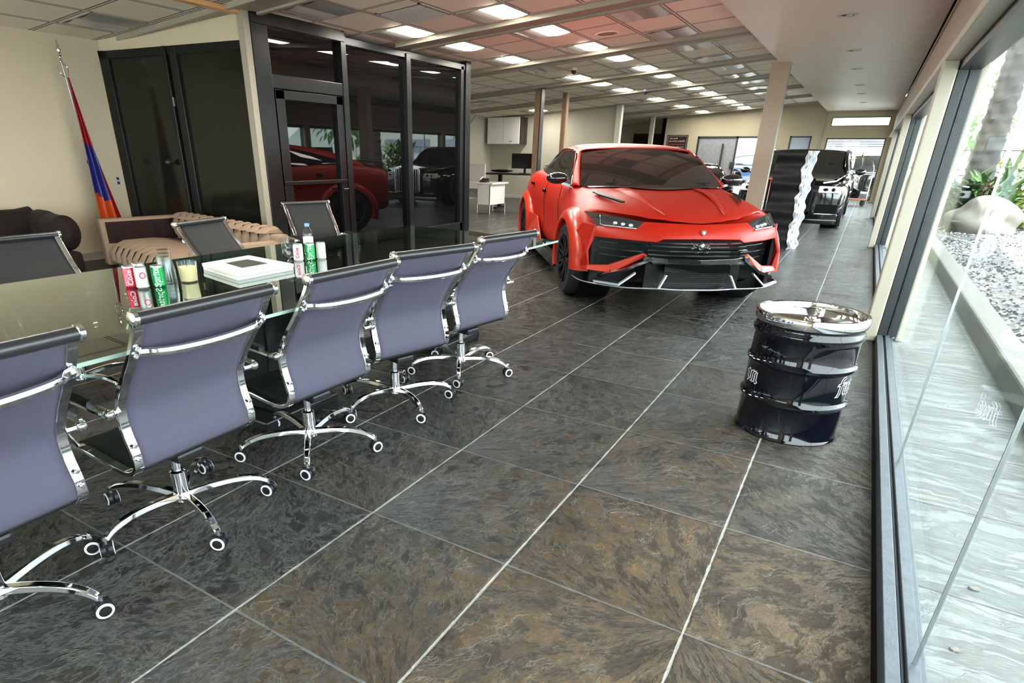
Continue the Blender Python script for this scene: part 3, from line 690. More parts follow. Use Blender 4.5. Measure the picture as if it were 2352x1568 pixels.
# ------------------------------------------------------------------ text helpers
def text_mesh(s, size, bold=0, mat='textw', extr=.0008):
    cu = bpy.data.curves.new('t', 'FONT'); cu.body = s; cu.size = size; cu.align_x = 'CENTER'; cu.align_y = 'CENTER'; cu.extrude = extr; cu.offset = bold; cu.resolution_u = 3
    o = bpy.data.objects.new('t', cu); C.objects.link(o)
    dg = bpy.context.evaluated_depsgraph_get(); dg.update(); me = bpy.data.meshes.new_from_object(o.evaluated_get(dg)); bpy.data.objects.remove(o)
    vs = [tuple(v.co) for v in me.vertices]; fs = [tuple(p.vertices) for p in me.polygons]; bpy.data.meshes.remove(me); return vs, fs
def wrap(vs, R, a0, z0, roll_=0):
    out = []
    for x, y, z in vs:
        x, y = x * cos(roll_) - y * sin(roll_), x * sin(roll_) + y * cos(roll_)
        a = a0 + x / R; r = R + z + .0006; out.append((r * cos(a), r * sin(a), z0 + y))
    return out
def can(x, y, body, label, txt=None, tcol='textw', ring=None, grp=None, rot=0, tmul=1, vert=True):
    t = thing('drink_can', label, 'drink can', (x, y, TZ + .0005), 0, grp); r = .0285; hh = .098
    MB().lathe([(.0, .004), (.020, .004), (.024, 0), (.030, .009), (r, .016), (r, hh - .014), (.027, hh - .003), (.026, hh), (.0245, hh - .004), (0, hh - .005)], 28).build('can_body', body, t)
    MB().lathe([(.0245, hh - .003), (.0265, hh + .001), (.0275, hh - .002), (.028, hh - .006)], 28).mat(0).cyl((0, .004, hh - .005), (0, .004, hh - .002), .008, n=10).build('rim', 'steel', t)
    if txt:
        vs, fs = text_mesh(txt, .040 * tmul, .0006)
        MB().add(wrap(vs, r, rot, hh * .5, pi / 2 if vert else 0), fs).build('lettering', tcol, t, smooth=False, merge=False)
    if ring:
        vs = []; n = 20; fs = []
        for k in range(n):
            a = 2 * pi * k / n; vs += [(.015 * cos(a), .015 * sin(a), 0), (.010 * cos(a), .010 * sin(a), 0)]
        fs = [(2 * k, 2 * ((k + 1) % n), 2 * ((k + 1) % n) + 1, 2 * k + 1) for k in range(n)]
        MB().add(wrap(vs, r, rot + .25, hh * .64), fs).build('roundel', ring, t, smooth=False)
    return t
aC = -.55  # direction from the table back to the camera
can(-2.865, 1.585, 'canred', 'red soft drink can at the left end of the near can trio', 'Coke', 'textw', rot=aC, tmul=.8, grp='drink cans on the glass table')
can(-2.795, 1.60, 'cansilver', 'silver drink can with a red disc, between the red can and the green can', None, ring='canred', rot=aC, grp='drink cans on the glass table')
can(-2.775, 1.672, 'cangreen', 'green lemonade can beside the stacked clear cups and the candle', 'Sprite', 'textw', rot=aC - .25, grp='drink cans on the glass table')
can(-2.90, 1.655, 'cansilver', 'silver drink can half hidden behind the front silver can', None, rot=aC, grp='drink cans on the glass table')
can(-2.79, 2.585, 'canwhite', 'white and silver can left of the farther green can, in front of the plastic bag', 'Coke', 'canred', rot=aC - .4, tmul=.7, grp='drink cans on the glass table')
can(-2.755, 2.648, 'cangreen', 'green lemonade can of the farther group, in front of the water bottle', 'Sprite', 'textw', rot=aC - .35, grp='drink cans on the glass table')
can(-2.733, 2.717, 'canwhite', 'white can at the right end of the farther group', None, rot=aC - .6, grp='drink cans on the glass table')
for k in range(5):
    a = aC - .25 + .24 * (k - 2); vs = [(.0288 * cos(a + da), .0288 * sin(a + da), z) for z in (.022 + .004 * (k % 2), .078 - .003 * k) for da in (-.05, .05)]
    MB().add(vs, [(0, 1, 3, 2)]).build('small_print', 'lens', t, smooth=False)
t = thing('cup_stack', 'upside down stack of clear plastic cups behind the nearer green can', 'plastic cups', (-2.82, 1.745, TZ + .001))
for k in range(4):
    z = k * .017; MB().lathe([(.043, z), (.0435, z + .004), (.030, z + .105), (.028, z + .108), (0, z + .108)], 24).build('cup', 'clear', t)
t = thing('candle', 'yellow wax candle in a glass tumbler beside the white box', 'candle', (-2.755, 1.818, TZ + .001))
MB().lathe([(0, .006), (.036, .006), (.040, .02), (.042, .075), (.0, .075)], 28).build('wax', 'wax', t)
MB().lathe([(0, .0), (.038, .0), (.0405, .006), (.046, .10), (.044, .10), (.042, .075)], 28).build('tumbler', 'clear', t)
MB().cyl((0, 0, .075), (0, 0, .09), .0015, n=6).build('wick', 'dark', t)
t = thing('picture_box', 'flat white box with a framed dark photograph on its lid, lying on the glass table', 'box', (0, 0, TZ))
bl = [(-2.99, 2.065), (-2.575, 1.968), (-2.575, 2.345), (-3.01, 2.40)]
cx_ = sum(p[0] for p in bl) / 4; cy_ = sum(p[1] for p in bl) / 4; t.location = (cx_, cy_, TZ)
q4 = [V((x - cx_, y - cy_, 0)) for x, y in bl]
MB().poly([p * .985 for p in q4], (0, 0, .017)).build('tray', 'paper', t, smooth=False, bevel=.002)
MB().poly([p + V((0, 0, .018)) for p in q4], (0, 0, .018)).build('lid', 'paper', t, smooth=False, bevel=.002)
MB().poly([p * .46 + V((-.005, .005, .0365)) for p in q4], (0, 0, .0008)).build('photograph', 'picture', t, smooth=False)
t = thing('water_bottle', 'clear plastic water bottle with blue cap behind the farther cans', 'bottle', (-2.91, 2.79, TZ + .001))
MB().lathe([(0, 0), (.026, 0), (.031, .006), (.031, .05), (.028, .056), (.031, .062), (.031, .12), (.026, .145), (.013, .168), (.012, .176)], 24).build('bottle_body', 'clear', t)
MB().lathe([(.0, .19), (.0135, .19), (.015, .187), (.015, .172), (0, .172)], 20).build('cap', 'bluecap', t)
MB().lathe([(.0313, .07), (.0316, .072), (.0316, .108), (.0313, .11)], 24).build('bottle_label', 'canwhite', t)
t = thing('plastic_bag', 'crumpled clear plastic bag of cups behind the white and silver can', 'plastic bag', (-2.875, 2.60, TZ + .008))
random.seed(3)
MB().ball((0, 0, .062), (.045, .05, .062), 18, 12, lambda d: 1 + .16 * sin(7 * d.x + 3 * d.z) * cos(9 * d.y) + random.uniform(-.06, .06)).build('bag', 'clear', t, smooth=False)
# ------------------------------------------------------------------ black oil drum
RD, HD = .253, .668
t = thing('oil_drum', 'glossy black steel drum with chrome lid and white gothic lettering by the window', 'drum', (-.085, 3.60, 0))
def rib(z): return [(RD, z - .026), (RD + .004, z - .016), (RD + .0135, z - .006), (RD + .0135, z + .006), (RD + .004, z + .016), (RD, z + .026)]
prof = [(0, .012), (RD - .012, .012), (RD - .01, 0), (RD + .004, 0), (RD + .008, .006), (RD + .004, .014), (RD, .02)] + rib(.205) + rib(.405) + [(RD, .53), (RD + .002, .545), (RD + .012, .560), (RD + .013, .575), (RD + .004, .59), (RD, .605), (RD + .003, .615)]
MB().lathe(prof, 72).build('body', 'drumb', t)
b_ = [c for c in t.children][0]
MB().lathe([(RD + .003, .612), (RD + .012, .616), (RD + .016, .63), (RD + .016, .655), (RD + .011, HD), (RD + .001, HD + .002), (RD - .008, HD - .004), (RD - .010, HD - .02), (RD - .014, HD - .032)], 72).build('locking_ring', 'chrome', t)
MB().lathe([(RD - .012, HD - .034), (.19, HD - .034), (.185, HD - .030), (.0, HD - .027)], 60).build('lid', 'brush_lid', t)
for (bx, by, r_) in ((.01, -.10, .032), (.03, .15, .02)): MB().lathe([(r_ + .006, HD - .030), (r_ + .004, HD - .018), (r_, HD - .014), (r_ * .5, HD - .014), (r_ * .45, HD - .007), (0, HD - .007)], 20, (bx, by, 0)).build('bung', 'chrome', t)

m = MB(); a = RAD(-78); m.box((-.006, -.0012, .02), (.006, .0012, .60), Matrix.Rotation(a + pi / 2, 4, 'Z') @ Matrix.Translation((0, -RD - .0006, 0))); m.build('seam', 'drumb', t, smooth=False)
# blackletter strokes: each a slanted-nib pen stroke
GL = {'f': [((.30, .95), (.55, 1.02)), ((.30, .95), (.22, .05)), ((.22, .05), (.12, -.12)), ((.05, .62), (.48, .66))],
      'u': [((.05, .55), (.15, .66)), ((.13, .62), (.13, .12)), ((.13, .12), (.24, .02)), ((.24, .02), (.42, .12)), ((.42, .66), (.42, .08)), ((.42, .08), (.54, .0))],
      'e': [((.12, .55), (.12, .12)), ((.12, .12), (.25, .0)), ((.25, .0), (.44, .1)), ((.12, .55), (.30, .66)), ((.30, .66), (.42, .50)), ((.42, .50), (.14, .32))],
      'l': [((.20, 1.0), (.15, .1)), ((.15, .1), (.28, .0)), ((.10, .92), (.22, 1.02))],
      'o': [((.12, .52), (.12, .14)), ((.12, .14), (.27, .0)), ((.27, .0), (.44, .14)), ((.44, .14), (.44, .52)), ((.44, .52), (.28, .66)), ((.28, .66), (.12, .52))],
      'm': [((.05, .55), (.14, .66)), ((.13, .62), (.13, .02)), ((.13, .55), (.30, .66)), ((.34, .62), (.34, .02)), ((.34, .55), (.50, .66)), ((.56, .62), (.56, .1)), ((.56, .1), (.66, .0))]}
def gothic(word, size, x0, grow, zo):
    vs = []; fs = []; x = x0; adv = {'f': .52, 'u': .6, 'e': .52, 'l': .36, 'o': .56, 'm': .74}
    nx, ny = cos(RAD(38)) * .075, sin(RAD(38)) * .075
    for ch in word:
        for (a, b2) in GL[ch]:
            a = V((a[0], a[1])); b2 = V((b2[0], b2[1])); d = (b2 - a).normalized(); n_ = V((-d.y, d.x)); N_ = V((nx, ny))
            if abs(N_.cross(d)) < .03: N_ = N_ + n_ * .03
            g_ = grow; sg = 1 if N_.dot(n_) > 0 else -1
            c_ = [a - N_ - d * g_ - n_ * sg * g_, b2 - N_ + d * g_ - n_ * sg * g_, b2 + N_ + d * g_ + n_ * sg * g_, a + N_ - d * g_ + n_ * sg * g_]
            o = len(vs)
            # subdivide for wrapping
            for k in range(4):
                u = k / 3
                p = c_[0].lerp(c_[1], u); q_ = c_[3].lerp(c_[2], u)
                vs += [((x + p.x) * size, (p.y - .45) * size, zo), ((x + q_.x) * size, (q_.y - .45) * size, zo)]
            fs += [(o + 2 * k, o + 2 * k + 2, o + 2 * k + 3, o + 2 * k + 1) for k in range(3)]
        x += adv[ch]
    return vs, fs
def drum_word(word, size, ang, z, wm):
    vs, fs = gothic(word, size, 0, .05, .0002); lo = MB().add(wrap(vs, RD, ang, z), fs).build('lettering', wm, t, smooth=False, merge=False)
    vs, fs = gothic(word, size, 0, .0, .0012); MB().add(wrap(vs, RD, ang, z), fs).build('letter_fill', 'drumb', lo, smooth=False, merge=False)
drum_word('fuel', .088, RAD(-38), .325, 'textw'); drum_word('om', .085, RAD(-158), .322, 'textw')
# ------------------------------------------------------------------ sofas
def channels(m, o_, u, v, nrm, W, Hh, n, bulge, inset=.012, vs_=6):
    """channel-tufted panel: origin o_, u across, v up, nrm outwards"""
    o_, u, v, nrm = V(o_), V(u), V(v), V(nrm); rows = []
    for j in range(vs_ + 1):
        t_ = j / vs_; row = []
        for i in range(n * 6 + 1):
            s_ = i / 6; fr = s_ - math.floor(s_); b_ = (sin(pi * fr)) ** .6 * bulge * (sin(pi * min(max(t_, .0), 1)) ** .35 if 0 < t_ < 1 else 0)
            row.append(o_ + u * (W * i / (n * 6)) + v * (Hh * t_) + nrm * b_)
        rows.append(row)
    m.grid(rows)
t = thing('tan_sofa', 'tan velvet sofa with vertical channel tufting in front of the black glass doors', 'sofa', (-7.66, 5.12, 0), RAD(-11.5))
SL, SDp = 2.66, 1.06
# local frame: x along the back, -y towards the front
MB().box((0, -.16, .08), (SL, 0, .60)).build('back_frame', 'tanvelvet', t, bevel=.03, smooth=False)
m = MB(); channels(m, (.14, -.16, .36), (1, 0, 0), (0, 0, 1), (0, -1, 0), SL - .28, .265, 13, .07); m.build('back_cushion', 'tanvelvet', t)
m = MB(); rows = []
for i in range(13 * 6 + 1):
    s_ = i / 6; fr = s_ - math.floor(s_); b_ = sin(pi * fr) ** .6 * .022
    rows.append([(.14 + (SL - .28) * i / 78, -.20 - b_ * 3, .61), (.14 + (SL - .28) * i / 78, -.15, .64 + b_), (.14 + (SL - .28) * i / 78, -.04, .645 + b_), (.14 + (SL - .28) * i / 78, .01, .60)])
m.poly(rows[0]); m.poly(rows[-1]); m.grid(rows); m.build('back_roll', 'tanvelvet', t)
a_ = MB().box((0, -SDp, .08), (.13, -.02, .625)).build('armrest', 'tanvelvet', t, bevel=.03, smooth=False)
m = MB(); channels(m, (.132, -.16, .34), (0, -1, 0), (0, 0, 1), (1, 0, 0), SDp - .22, .25, 4, .012); m.build('inner_pad', 'darkvelvet', a_)
a2 = MB().box((SL - .13, -SDp, .08), (SL, -.02, .545)).build('armrest', 'tanvelvet', t, bevel=.04, smooth=False)
m = MB(); rows = []
n = 13
for i in range(n * 6 + 1):
    s_ = i / 6; fr = s_ - math.floor(s_); b_ = sin(pi * fr) ** .6 * 1.9; x = .135 + (SL - .27) * i / (n * 6)
    rows.append([(x, -.17, .335), (x, -.5, .345 + .02 * b_), (x, -.85, .335 + .025 * b_), (x, -.96, .30 + .02 * b_), (x, -1.0 - .02 * b_, .24), (x, -1.0 - .02 * b_, .15), (x, -.97, .10)])
m.grid(rows); cu_ = m.build('seat_cushion', 'tanvelvet', t)
m = MB(); m2 = MB()
for i in range(1, 13):
    x = .135 + (SL - .27) * i / 13; m.tube([(x, -.17, .345), (x, -.5, .356), (x, -.85, .346), (x, -.965, .308), (x, -1.01, .24), (x, -1.008, .15)], .0105, 5)
    x = .14 + (SL - .28) * i / 13; m2.tube([(x, -.172, .37), (x, -.175, .5), (x, -.19, .60), (x, -.155, .645), (x, -.04, .651)], .0085, 5)
for q_, nm in ((m, 'seat_seam'), (m2, 'back_seam')):
    o = q_.build(nm, 'darkvelvet', cu_); o['kind'] = 'stuff'
MB().box((.05, -SDp + .06, .0), (.11, -SDp + .12, .09)).box((SL - .11, -SDp + .06, 0), (SL - .05, -SDp + .12, .09)).box((.05, -.12, 0), (.11, -.06, .09)).box((SL - .11, -.12, 0), (SL - .05, -.06, .09)).build('foot', 'blackpaint', t, smooth=False)
t = thing('brown_sofa', 'dark brown tufted velvet sofa with fat rolled cushions against the left wall', 'sofa', (-8.70, 2.2, 0))
def blob(m, a, b_, r, lump=.05, seed=0):
    a, b_ = V(a), V(b_); d = b_ - a; Ln = d.length; d.normalize(); tv = V((0, 0, 1)); u = d.cross(tv).normalized(); w_ = u.cross(d); rows = []
    N = 26
    for i in range(N + 1):
        s_ = i / N; e = min(1, (min(s_, 1 - s_) * Ln / .12 + .00002)) ** .5; row = []
        for k in range(21):
            an = 2 * pi * k / 20; rr = e * (1 + lump * sin(9 * s_ * Ln + seed) * cos(2 * an) - lump * .8 * max(0, sin(5 * pi * s_ * Ln)) ** 6)
            row.append(a + d * (Ln * s_) + u * (r[0] * rr * cos(an)) + w_ * (r[1] * rr * sin(an)))
        rows.append(row)
    m.grid(rows)
MB().box((.0, -2.4, .05), (1.05, 1.55, .30)).build('base', 'brownvelvet', t, bevel=.05, smooth=False)
m = MB(); blob(m, (.18, -2.4, .53), (.18, 1.62, .53), (.17, .22), .06, 1); m.build('back_cushion', 'brownvelvet', t)
m = MB(); blob(m, (.12, 1.52, .53), (1.08, 1.45, .50), (.16, .20), .06, 2); m.build('arm_cushion', 'brownvelvet', t)
m = MB(); rows = []
for i in range(37):
    row = []
    for j in range(19):
        u = i / 36; v_ = j / 18; tuft = -.030 * max(0, cos(2 * pi * u * 6) * cos(2 * pi * v_ * 2.5)) ** 2 + .02 * abs(sin(6 * pi * u))
        edge = .06 * (1 - min(1, min(v_, 1 - v_) * 10)) ** 2
        row.append((.25 + .86 * v_, -2.3 + 3.62 * u, .40 + tuft - edge))
    rows.append(row)
m.grid(rows); m.build('seat_cushion', 'brownvelvet', t)
MB().box((.25, -2.3, .28), (1.10, 1.32, .385)).build('seat_frame', 'brownvelvet', t, bevel=.04, smooth=False)
# ------------------------------------------------------------------ flag on a pole
t = thing('flag', 'red, blue and orange flag draped on a pole in the lounge corner', 'flag', (-8.56, 4.60, 0))
pb, pt = V((0, .02, .02)), V((-.13, -.06, 2.36))
MB().tube([pb, pt], .013, 8).build('pole', 'steel', t)
MB().lathe([(.014, 0), (.03, .01), (.014, .03), (.012, .06), (.022, .075), (.012, .09), (.026, .13), (.014, .19), (0, .25)], 12, tuple(pt)).build('finial', 'chrome', t)
MB().tube(cr([pt, pt + V((.02, -.06, -.04)), pt + V((.03, -.05, -.13)), pt + V((.01, .02, -.16))], 4), .006, 6).tube(cr([pt, pt + V((.02, .05, -.05)), pt + V((.03, .03, -.14))], 4), .006, 6).build('tassel', 'chrome', t)
m = MB(); N = 48; K = 30; rows = []
for i in range(N + 1):
    s_ = i / N; c_ = pt.lerp(pb, .07 + .83 * s_); w_ = .015 + .34 * s_ ** 1.15; row = []
    for k in range(K + 1):
        u = k / K; y_ = (u - .42) * w_
        row.append(V((c_.x + .06 + (.012 + .045 * s_) * sin(u * 17 + s_ * 2.5) , c_.y + y_ , c_.z + .02 * sin(u * 9) * s_)))
    rows.append(row)
o = len(m.v); m.v += [tuple(p) for r_ in rows for p in r_]
for i in range(N):
    for k in range(K):
        s_ = i / N; u = k / K
        b1 = .36 + .05 * u; b2 = .665 + .09 * u
        mi = 0 if s_ < b1 else (1 if s_ < b2 else 2)
        if u > .80 and s_ > .30 : mi = 0
        m.f.append((i * (K + 1) + k, i * (K + 1) + k + 1, (i + 1) * (K + 1) + k + 1, (i + 1) * (K + 1) + k)); m.m.append(mi)
m.build('cloth', ['flagr', 'flagb', 'flago'], t)
MB().lathe([(0, 0), (.14, 0), (.14, .02), (.03, .05), (.014, .06)], 20, (0, .02, 0)).build('stand', 'steel', t)
# wall fittings
o = MB().lathe([(0, .03), (.045, .028), (.05, .015), (.03, 0)], 20, ax='X').build('wall_stop', 'black_al'); o.location = (-8.83, 4.69, 1.24); o.rotation_euler = (0, 0, 0); tag(o, 'round black knob fixed to the cream wall right of the flag', 'wall knob')
t = thing('power_outlet', 'white power outlet plate on the cream wall near the glass doors', 'outlet', (-8.83, 5.01, 1.0))
MB().box((0, -.04, -.06), (.008, .04, .06)).build('plate', 'white', t, bevel=.003, smooth=False)
MB().box((.008, -.018, .01), (.010, .018, .045)).box((.008, -.018, -.045), (.010, .018, -.01)).build('socket', 'poster', t, smooth=False)
# ------------------------------------------------------------------ back store furniture
t = thing('white_desk', 'white desk with side panel behind the black office', 'desk', (-8.87, 14.3, 0))
MB().box((-1.1, -.42, .70), (1.0, .42, .74)).build('desktop', 'whiteg', t, smooth=False, bevel=.004)
MB().box((-1.1, .10, .34), (.55, .13, .56)).build('modesty_panel', 'whiteg', t, smooth=False)
MB().box((.56, -.40, .22), (.92, -.36, .70)).box((.90, -.40, .22), (.93, .36, .70)).build('drawer_unit', 'whiteg', t, smooth=False)
for s in (-.4, .4): MB().tube([(.56, s, .22), (.56, s, 0)], .012, 6).tube([(.92, s, .22), (.92, s, 0)], .012, 6).tube([(.56, s, .012), (.92, s, .012)], .01, 6).build('leg', 'steel', t)
t = thing('presentation_board', 'white board leaning upright on the white desk', 'board', (-8.62, 14.35, .742), RAD(-12))
MB().box((-.30, -.005, 0), (.30, .012, .42)).build('panel', 'whiteg', t, smooth=False); MB().tube([(-.2, .012, .35), (-.2, .16, 0)], .006, 6).build('prop', 'steel', t)
t = thing('desk_phone', 'small black and silver desk phone on the white desk', 'phone', (-8.25, 14.12, .742))
MB().add([(-.1, -.08, 0), (.1, -.08, 0), (.1, .08, 0), (-.1, .08, 0), (-.1, -.08, .02), (.1, -.08, .02), (.1, .08, .09), (-.1, .08, .09)], [(0, 1, 2, 3), (4, 5, 6, 7), (0, 1, 5, 4), (1, 2, 6, 5), (2, 3, 7, 6), (3, 0, 4, 7)]).build('body', 'plastic', t, smooth=False)
MB().tube(cr([(-.08, -.08, .06), (-.08, 0, .10), (-.08, .08, .12)], 3), .02, 8).build('handset', 'lamp_s', t)
t = thing('standing_desk', 'black standing desk with a monitor against the back store wall', 'desk', (-8.75, 15.9, 0), RAD(8))
MB().box((-.42, -.42, .88), (1.25, .42, .915)).build('desktop', 'blackpaint', t, smooth=False)
for x in (-.02, 1.0):
    l_ = MB().box((x - .05, -.04, .03), (x + .05, .04, .88)).box((x - .05, -.38, 0), (x + .05, .38, .035)).build('leg', 'blackpaint', t, smooth=False)
t = thing('monitor', 'wide black computer monitor on the black standing desk', 'monitor', (-8.12, 16.1, .916), RAD(10))
MB().box((-.38, -.02, .12), (.38, .02, .50)).build('screen', 'screen', t, smooth=False, bevel=.005); MB().box((-.03, .0, .0), (.03, .03, .3)).box((-.14, -.08, 0), (.14, .1, .012)).build('stand', 'plastic', t, smooth=False)
t = thing('desk_clutter', 'black bag and cables heaped on the left end of the standing desk', 'bag', (-8.75, 15.95, .92))
MB().ball((0, 0, .05), (.30, .14, .04), 18, 8, lambda d: 1 + .2 * sin(5 * d.x) * cos(7 * d.y)).build('bag', 'plastic', t)
t = thing('wall_cabinet', 'white two door wall cabinet above the desks', 'cabinet', (-10.55, 19.40, 1.70))
MB().box((-.70, -.0, 0), (.52, .48, .80)).build('body', 'whiteg', t, smooth=False); MB().box((.521, 0, 0), (.55, .48, .80)).build('side_panel', 'poster', t, smooth=False)
for x in (-.69, -.08): dd = MB().box((x, -.02, .01), (x + .59, -.002, .79)).build('door', 'whiteg', t, smooth=False); MB().box((x + .27, -.035, .08), (x + .33, -.02, .10)).build('handle', 'steel', dd, smooth=False)
o = MB().box((-.6, -.02, -.03), (.6, .02, .03)).build('stair_rail', 'white', smooth=False); o.location = (-11.2, 17.9, 2.05); o.rotation_euler = (0, RAD(-48), 0); tag(o, 'white diagonal rail on the wall left of the wall cabinet', 'rail')
o = MB().box((0, 0, 0), (1.25, .03, 1.0)).build('dark_screen', 'screen', smooth=False); o.location = (-8.95, 27.969, 1.25); tag(o, 'black screen on the wall of the recess behind the slim white post', 'screen')
t = thing('wall_poster', 'dark poster with red and tan lettering left of the far double door', 'poster', (-7.08, YF, 1.35))
MB().box((0, -.02, 0), (.80, -.002, .80)).build('board', 'poster', t, smooth=False)
MB().box((.03, -.024, .03), (.045, -.02, .77)).box((.755, -.024, .03), (.77, -.02, .77)).box((.03, -.024, .755), (.77, -.02, .77)).box((.03, -.024, .03), (.77, -.02, .045)).build('border', 'fascia', t, smooth=False)
random.seed(12)
for (x0, x1, z, c_, sz) in ((.10, .40, .655, 'tan_l', .06), (.09, .70, .56, 'tan_l', .045), (.09, .68, .46, 'red_l', .02), (.09, .68, .36, 'fascia', .035), (.09, .68, .26, 'red_l', .02)):
    m = MB(); x = x0
    while x < x1:
        w_ = random.uniform(.012, .035); hh = sz * random.choice((1, .7, .7, 1))
        m.box((x, -.0235, z), (x + w_, -.021, z + hh)); x += w_ + random.choice((.004, .004, .02))
    m.build('lettering', c_, t, smooth=False, merge=False)
# wavy black display totem with silver edge
t = thing('wave_totem', 'tall black wavy display totem with a rippled silver edge between post and black vehicle', 'display stand', (-.86, 11.62, 0))
def wav(z): return .022 * sin(z * 2 * pi / .46 + .6) + .012 * sin(z * 2 * pi / .21)
rows = []
NZ = 60
m = MB()
for i in range(NZ + 1):
    z = 1.50 * i / NZ; x0 = -.46 + .02 * sin(z * 9); x1 = wav(z) * .8; rows.append([(x0, .02 + wav(z + .2), z), ((x0 + x1) / 2, wav(z + .2) - .02, z), (x1 - .03, wav(z + .2), z), (x1 - .03, .42, z), (x0, .42, z), (x0, .02 + wav(z + .2), z)])
m.grid(rows); m.poly([rows[-1][k] for k in range(5)]); m.build('body', 'plastic', t, smooth=True)
m = MB()
for off, ph in ((-.02, 0), (.03, 2.0), (.07, 4.1)):
    r3 = [[(wav(1.5 * i / NZ) * .8 - .03 + off + .008 * sin(i * 1.1 + ph) + dx, .0 + wav(1.5 * i / NZ + .2) + off * 1.5 + .012 * cos(i * .9 + ph) + dy, 1.5 * i / NZ) for dx, dy in ((0, 0), (.045, -.012), (.05, .10), (.0, .12), (0, 0))] for i in range(NZ + 1)]
    m.grid(r3)
m.build('edge', 'ripple', t)
# brass luggage cart near the end window
t = thing('luggage_cart', 'brass birdcage luggage cart standing by the end window', 'luggage cart', (-.30, 24.3, 0))
MB().box((-.40, -.3, .16), (.40, .3, .20)).build('platform', 'carpetred', t, bevel=.01, smooth=False)
MB().tube([(-.42, -.32, .18), (.42, -.32, .18), (.42, .32, .18), (-.42, .32, .18)], .02, 8, closed=True).build('bumper', 'brass', t)
for s in (-1, 1):
    pts = [(-.40, s * .3, .2), (-.40, s * .3, 1.0)] + [(-.40 * cos(a), s * .3 * max(.0, 1 - sin(a)), 1.0 + .45 * sin(a)) for a in [k * pi / 16 for k in range(1, 16)]] + [(.40, s * .3, 1.0), (.40, s * .3, .2)]
    MB().tube(pts, .014, 8).build('hoop', 'brass', t)
MB().ball((0, 0, 1.50), (.035, .035, .05), 12, 8).build('finial', 'brass', t)
for x in (-.32, .32):
    for y in (-.24, .24): MB().lathe([(0, -.02), (.05, -.02), (.075, -.012), (.075, .012), (.05, .02), (0, .02)], 20, (x, y, .078), 'Y').build('wheel', 'tyre', t)
# ------------------------------------------------------------------ vehicles
def car_root(name, label, cat, x, y, th, group=None):
    # car frame: +X forward, +Y to the car's left
    t = thing(name, label, cat, (x, y, 0), th - pi / 2, group); return t
def ring_loft(rows, caps=(True, True)):
    """rows of half profiles (a,b,z) from centre top to centre bottom, mirrored to closed rings"""
    m = MB(); full = []
    for r in rows: full.append([V(p) for p in r] + [V((p[0], -p[1], p[2])) for p in r[-2:0:-1]])
    n = len(full[0]); vs = [p for r in full for p in r]
    fs = [(i * n + k, i * n + (k + 1) % n, (i + 1) * n + (k + 1) % n, (i + 1) * n + k) for i in range(len(full) - 1) for k in range(n)]
    m.add(vs, fs)
    h = len(rows[0])
    for e, i in ((caps[0], 0), (caps[1], len(full) - 1)):
        if e:
            for k in range(h - 1):
                a, b_ = i * n + k, i * n + k + 1; c_, d_ = i * n + (n - k - 1) % n, i * n + (n - k) % n
                f = [a, b_, c_, d_]; f2 = []
                for q in f:
                    if q not in f2: f2.append(q)
                if len(f2) > 2: m.f.append(tuple(f2)); m.m.append(0)
    return m
def wheel(t, a, b, r, rz, w_, spokes=5, rimmat='rim', steer=0):
    s = 1 if b > 0 else -1
    m = MB(); m.lathe([(r * .70, -w_ / 2), (r * .93, -w_ / 2), (r * .99, -w_ / 2 + .03), (r, -w_ / 4), (r, w_ / 4), (r * .99, w_ / 2 - .03), (r * .93, w_ / 2), (r * .70, w_ / 2), (r * .68, 0), (r * .70, -w_ / 2)], 48, (0, 0, 0), 'Y')
    for k in range(3):
        y = (-.25 + .25 * k) * w_; m.lathe([(r * 1.001, y - .004), (r * .985, y), (r * 1.001, y + .004)], 48, (0, 0, 0), 'Y')
    o = m.build('wheel', 'tyre', t); o.location = (a, b, rz); o.scale = (1, 1, rz / r); o.rotation_euler = (0, 0, steer)
    m = MB(); m.lathe([(r * .70, s * w_ * .5), (r * .66, s * w_ * .46), (r * .64, s * w_ * .1), (r * .64, -s * w_ * .4)], 40, (0, 0, 0), 'Y')
    m.cyl((0, s * w_ * .40, 0), (0, s * w_ * .15, 0), r * .14, n=20)
    for k in range(spokes):
        an = 2 * pi * k / spokes
        for dd in (-.16, .16):
            p0 = V((cos(an) * r * .1, s * w_ * .38, sin(an) * r * .1)); p1 = V((cos(an + dd) * r * .66, s * w_ * .44, sin(an + dd) * r * .66)); tn = V((-sin(an), 0, cos(an))) * r * .035
            m.strip([p0, p0.lerp(p1, .5) + V((0, s * -.01, 0)), p1], tn, (0, .014, 0))
    q = m.build('rim', rimmat, o)
    m = MB().cyl((0, s * w_ * .05, 0), (0, -s * w_ * .1, 0), r * .52, n=32); m.build('brake_disc', 'steel', o)
    return o
def patch(A, B, n=10, bulge=(0, 0, 0)):
    """surface between two polylines resampled to n+1 points, bulging in the middle"""
    def rs(P_, n):
        P_ = cr(P_, 6) if len(P_) > 2 else [V(P_[0]).lerp(V(P_[1]), k / 6) for k in range(7)]
        L_ = [0]
        for i in range(1, len(P_)): L_.append(L_[-1] + (P_[i] - P_[i - 1]).length)
        out = []; j = 0
        for k in range(n + 1):
            d = L_[-1] * k / n
            while j < len(L_) - 2 and L_[j + 1] < d: j += 1
            seg = L_[j + 1] - L_[j]; out.append(P_[j].lerp(P_[j + 1], min(1, max(0, (d - L_[j]) / seg if seg else 0))))
        return out
    a, b_ = rs(A, n), rs(B, n); rows = []
    for j in range(9):
        v_ = j / 8; rows.append([a[i].lerp(b_[i], v_) + V(bulge) * (4 * v_ * (1 - v_)) for i in range(n + 1)])
    return rows
def mir(pts): return [(p[0], -p[1], p[2]) for p in pts]
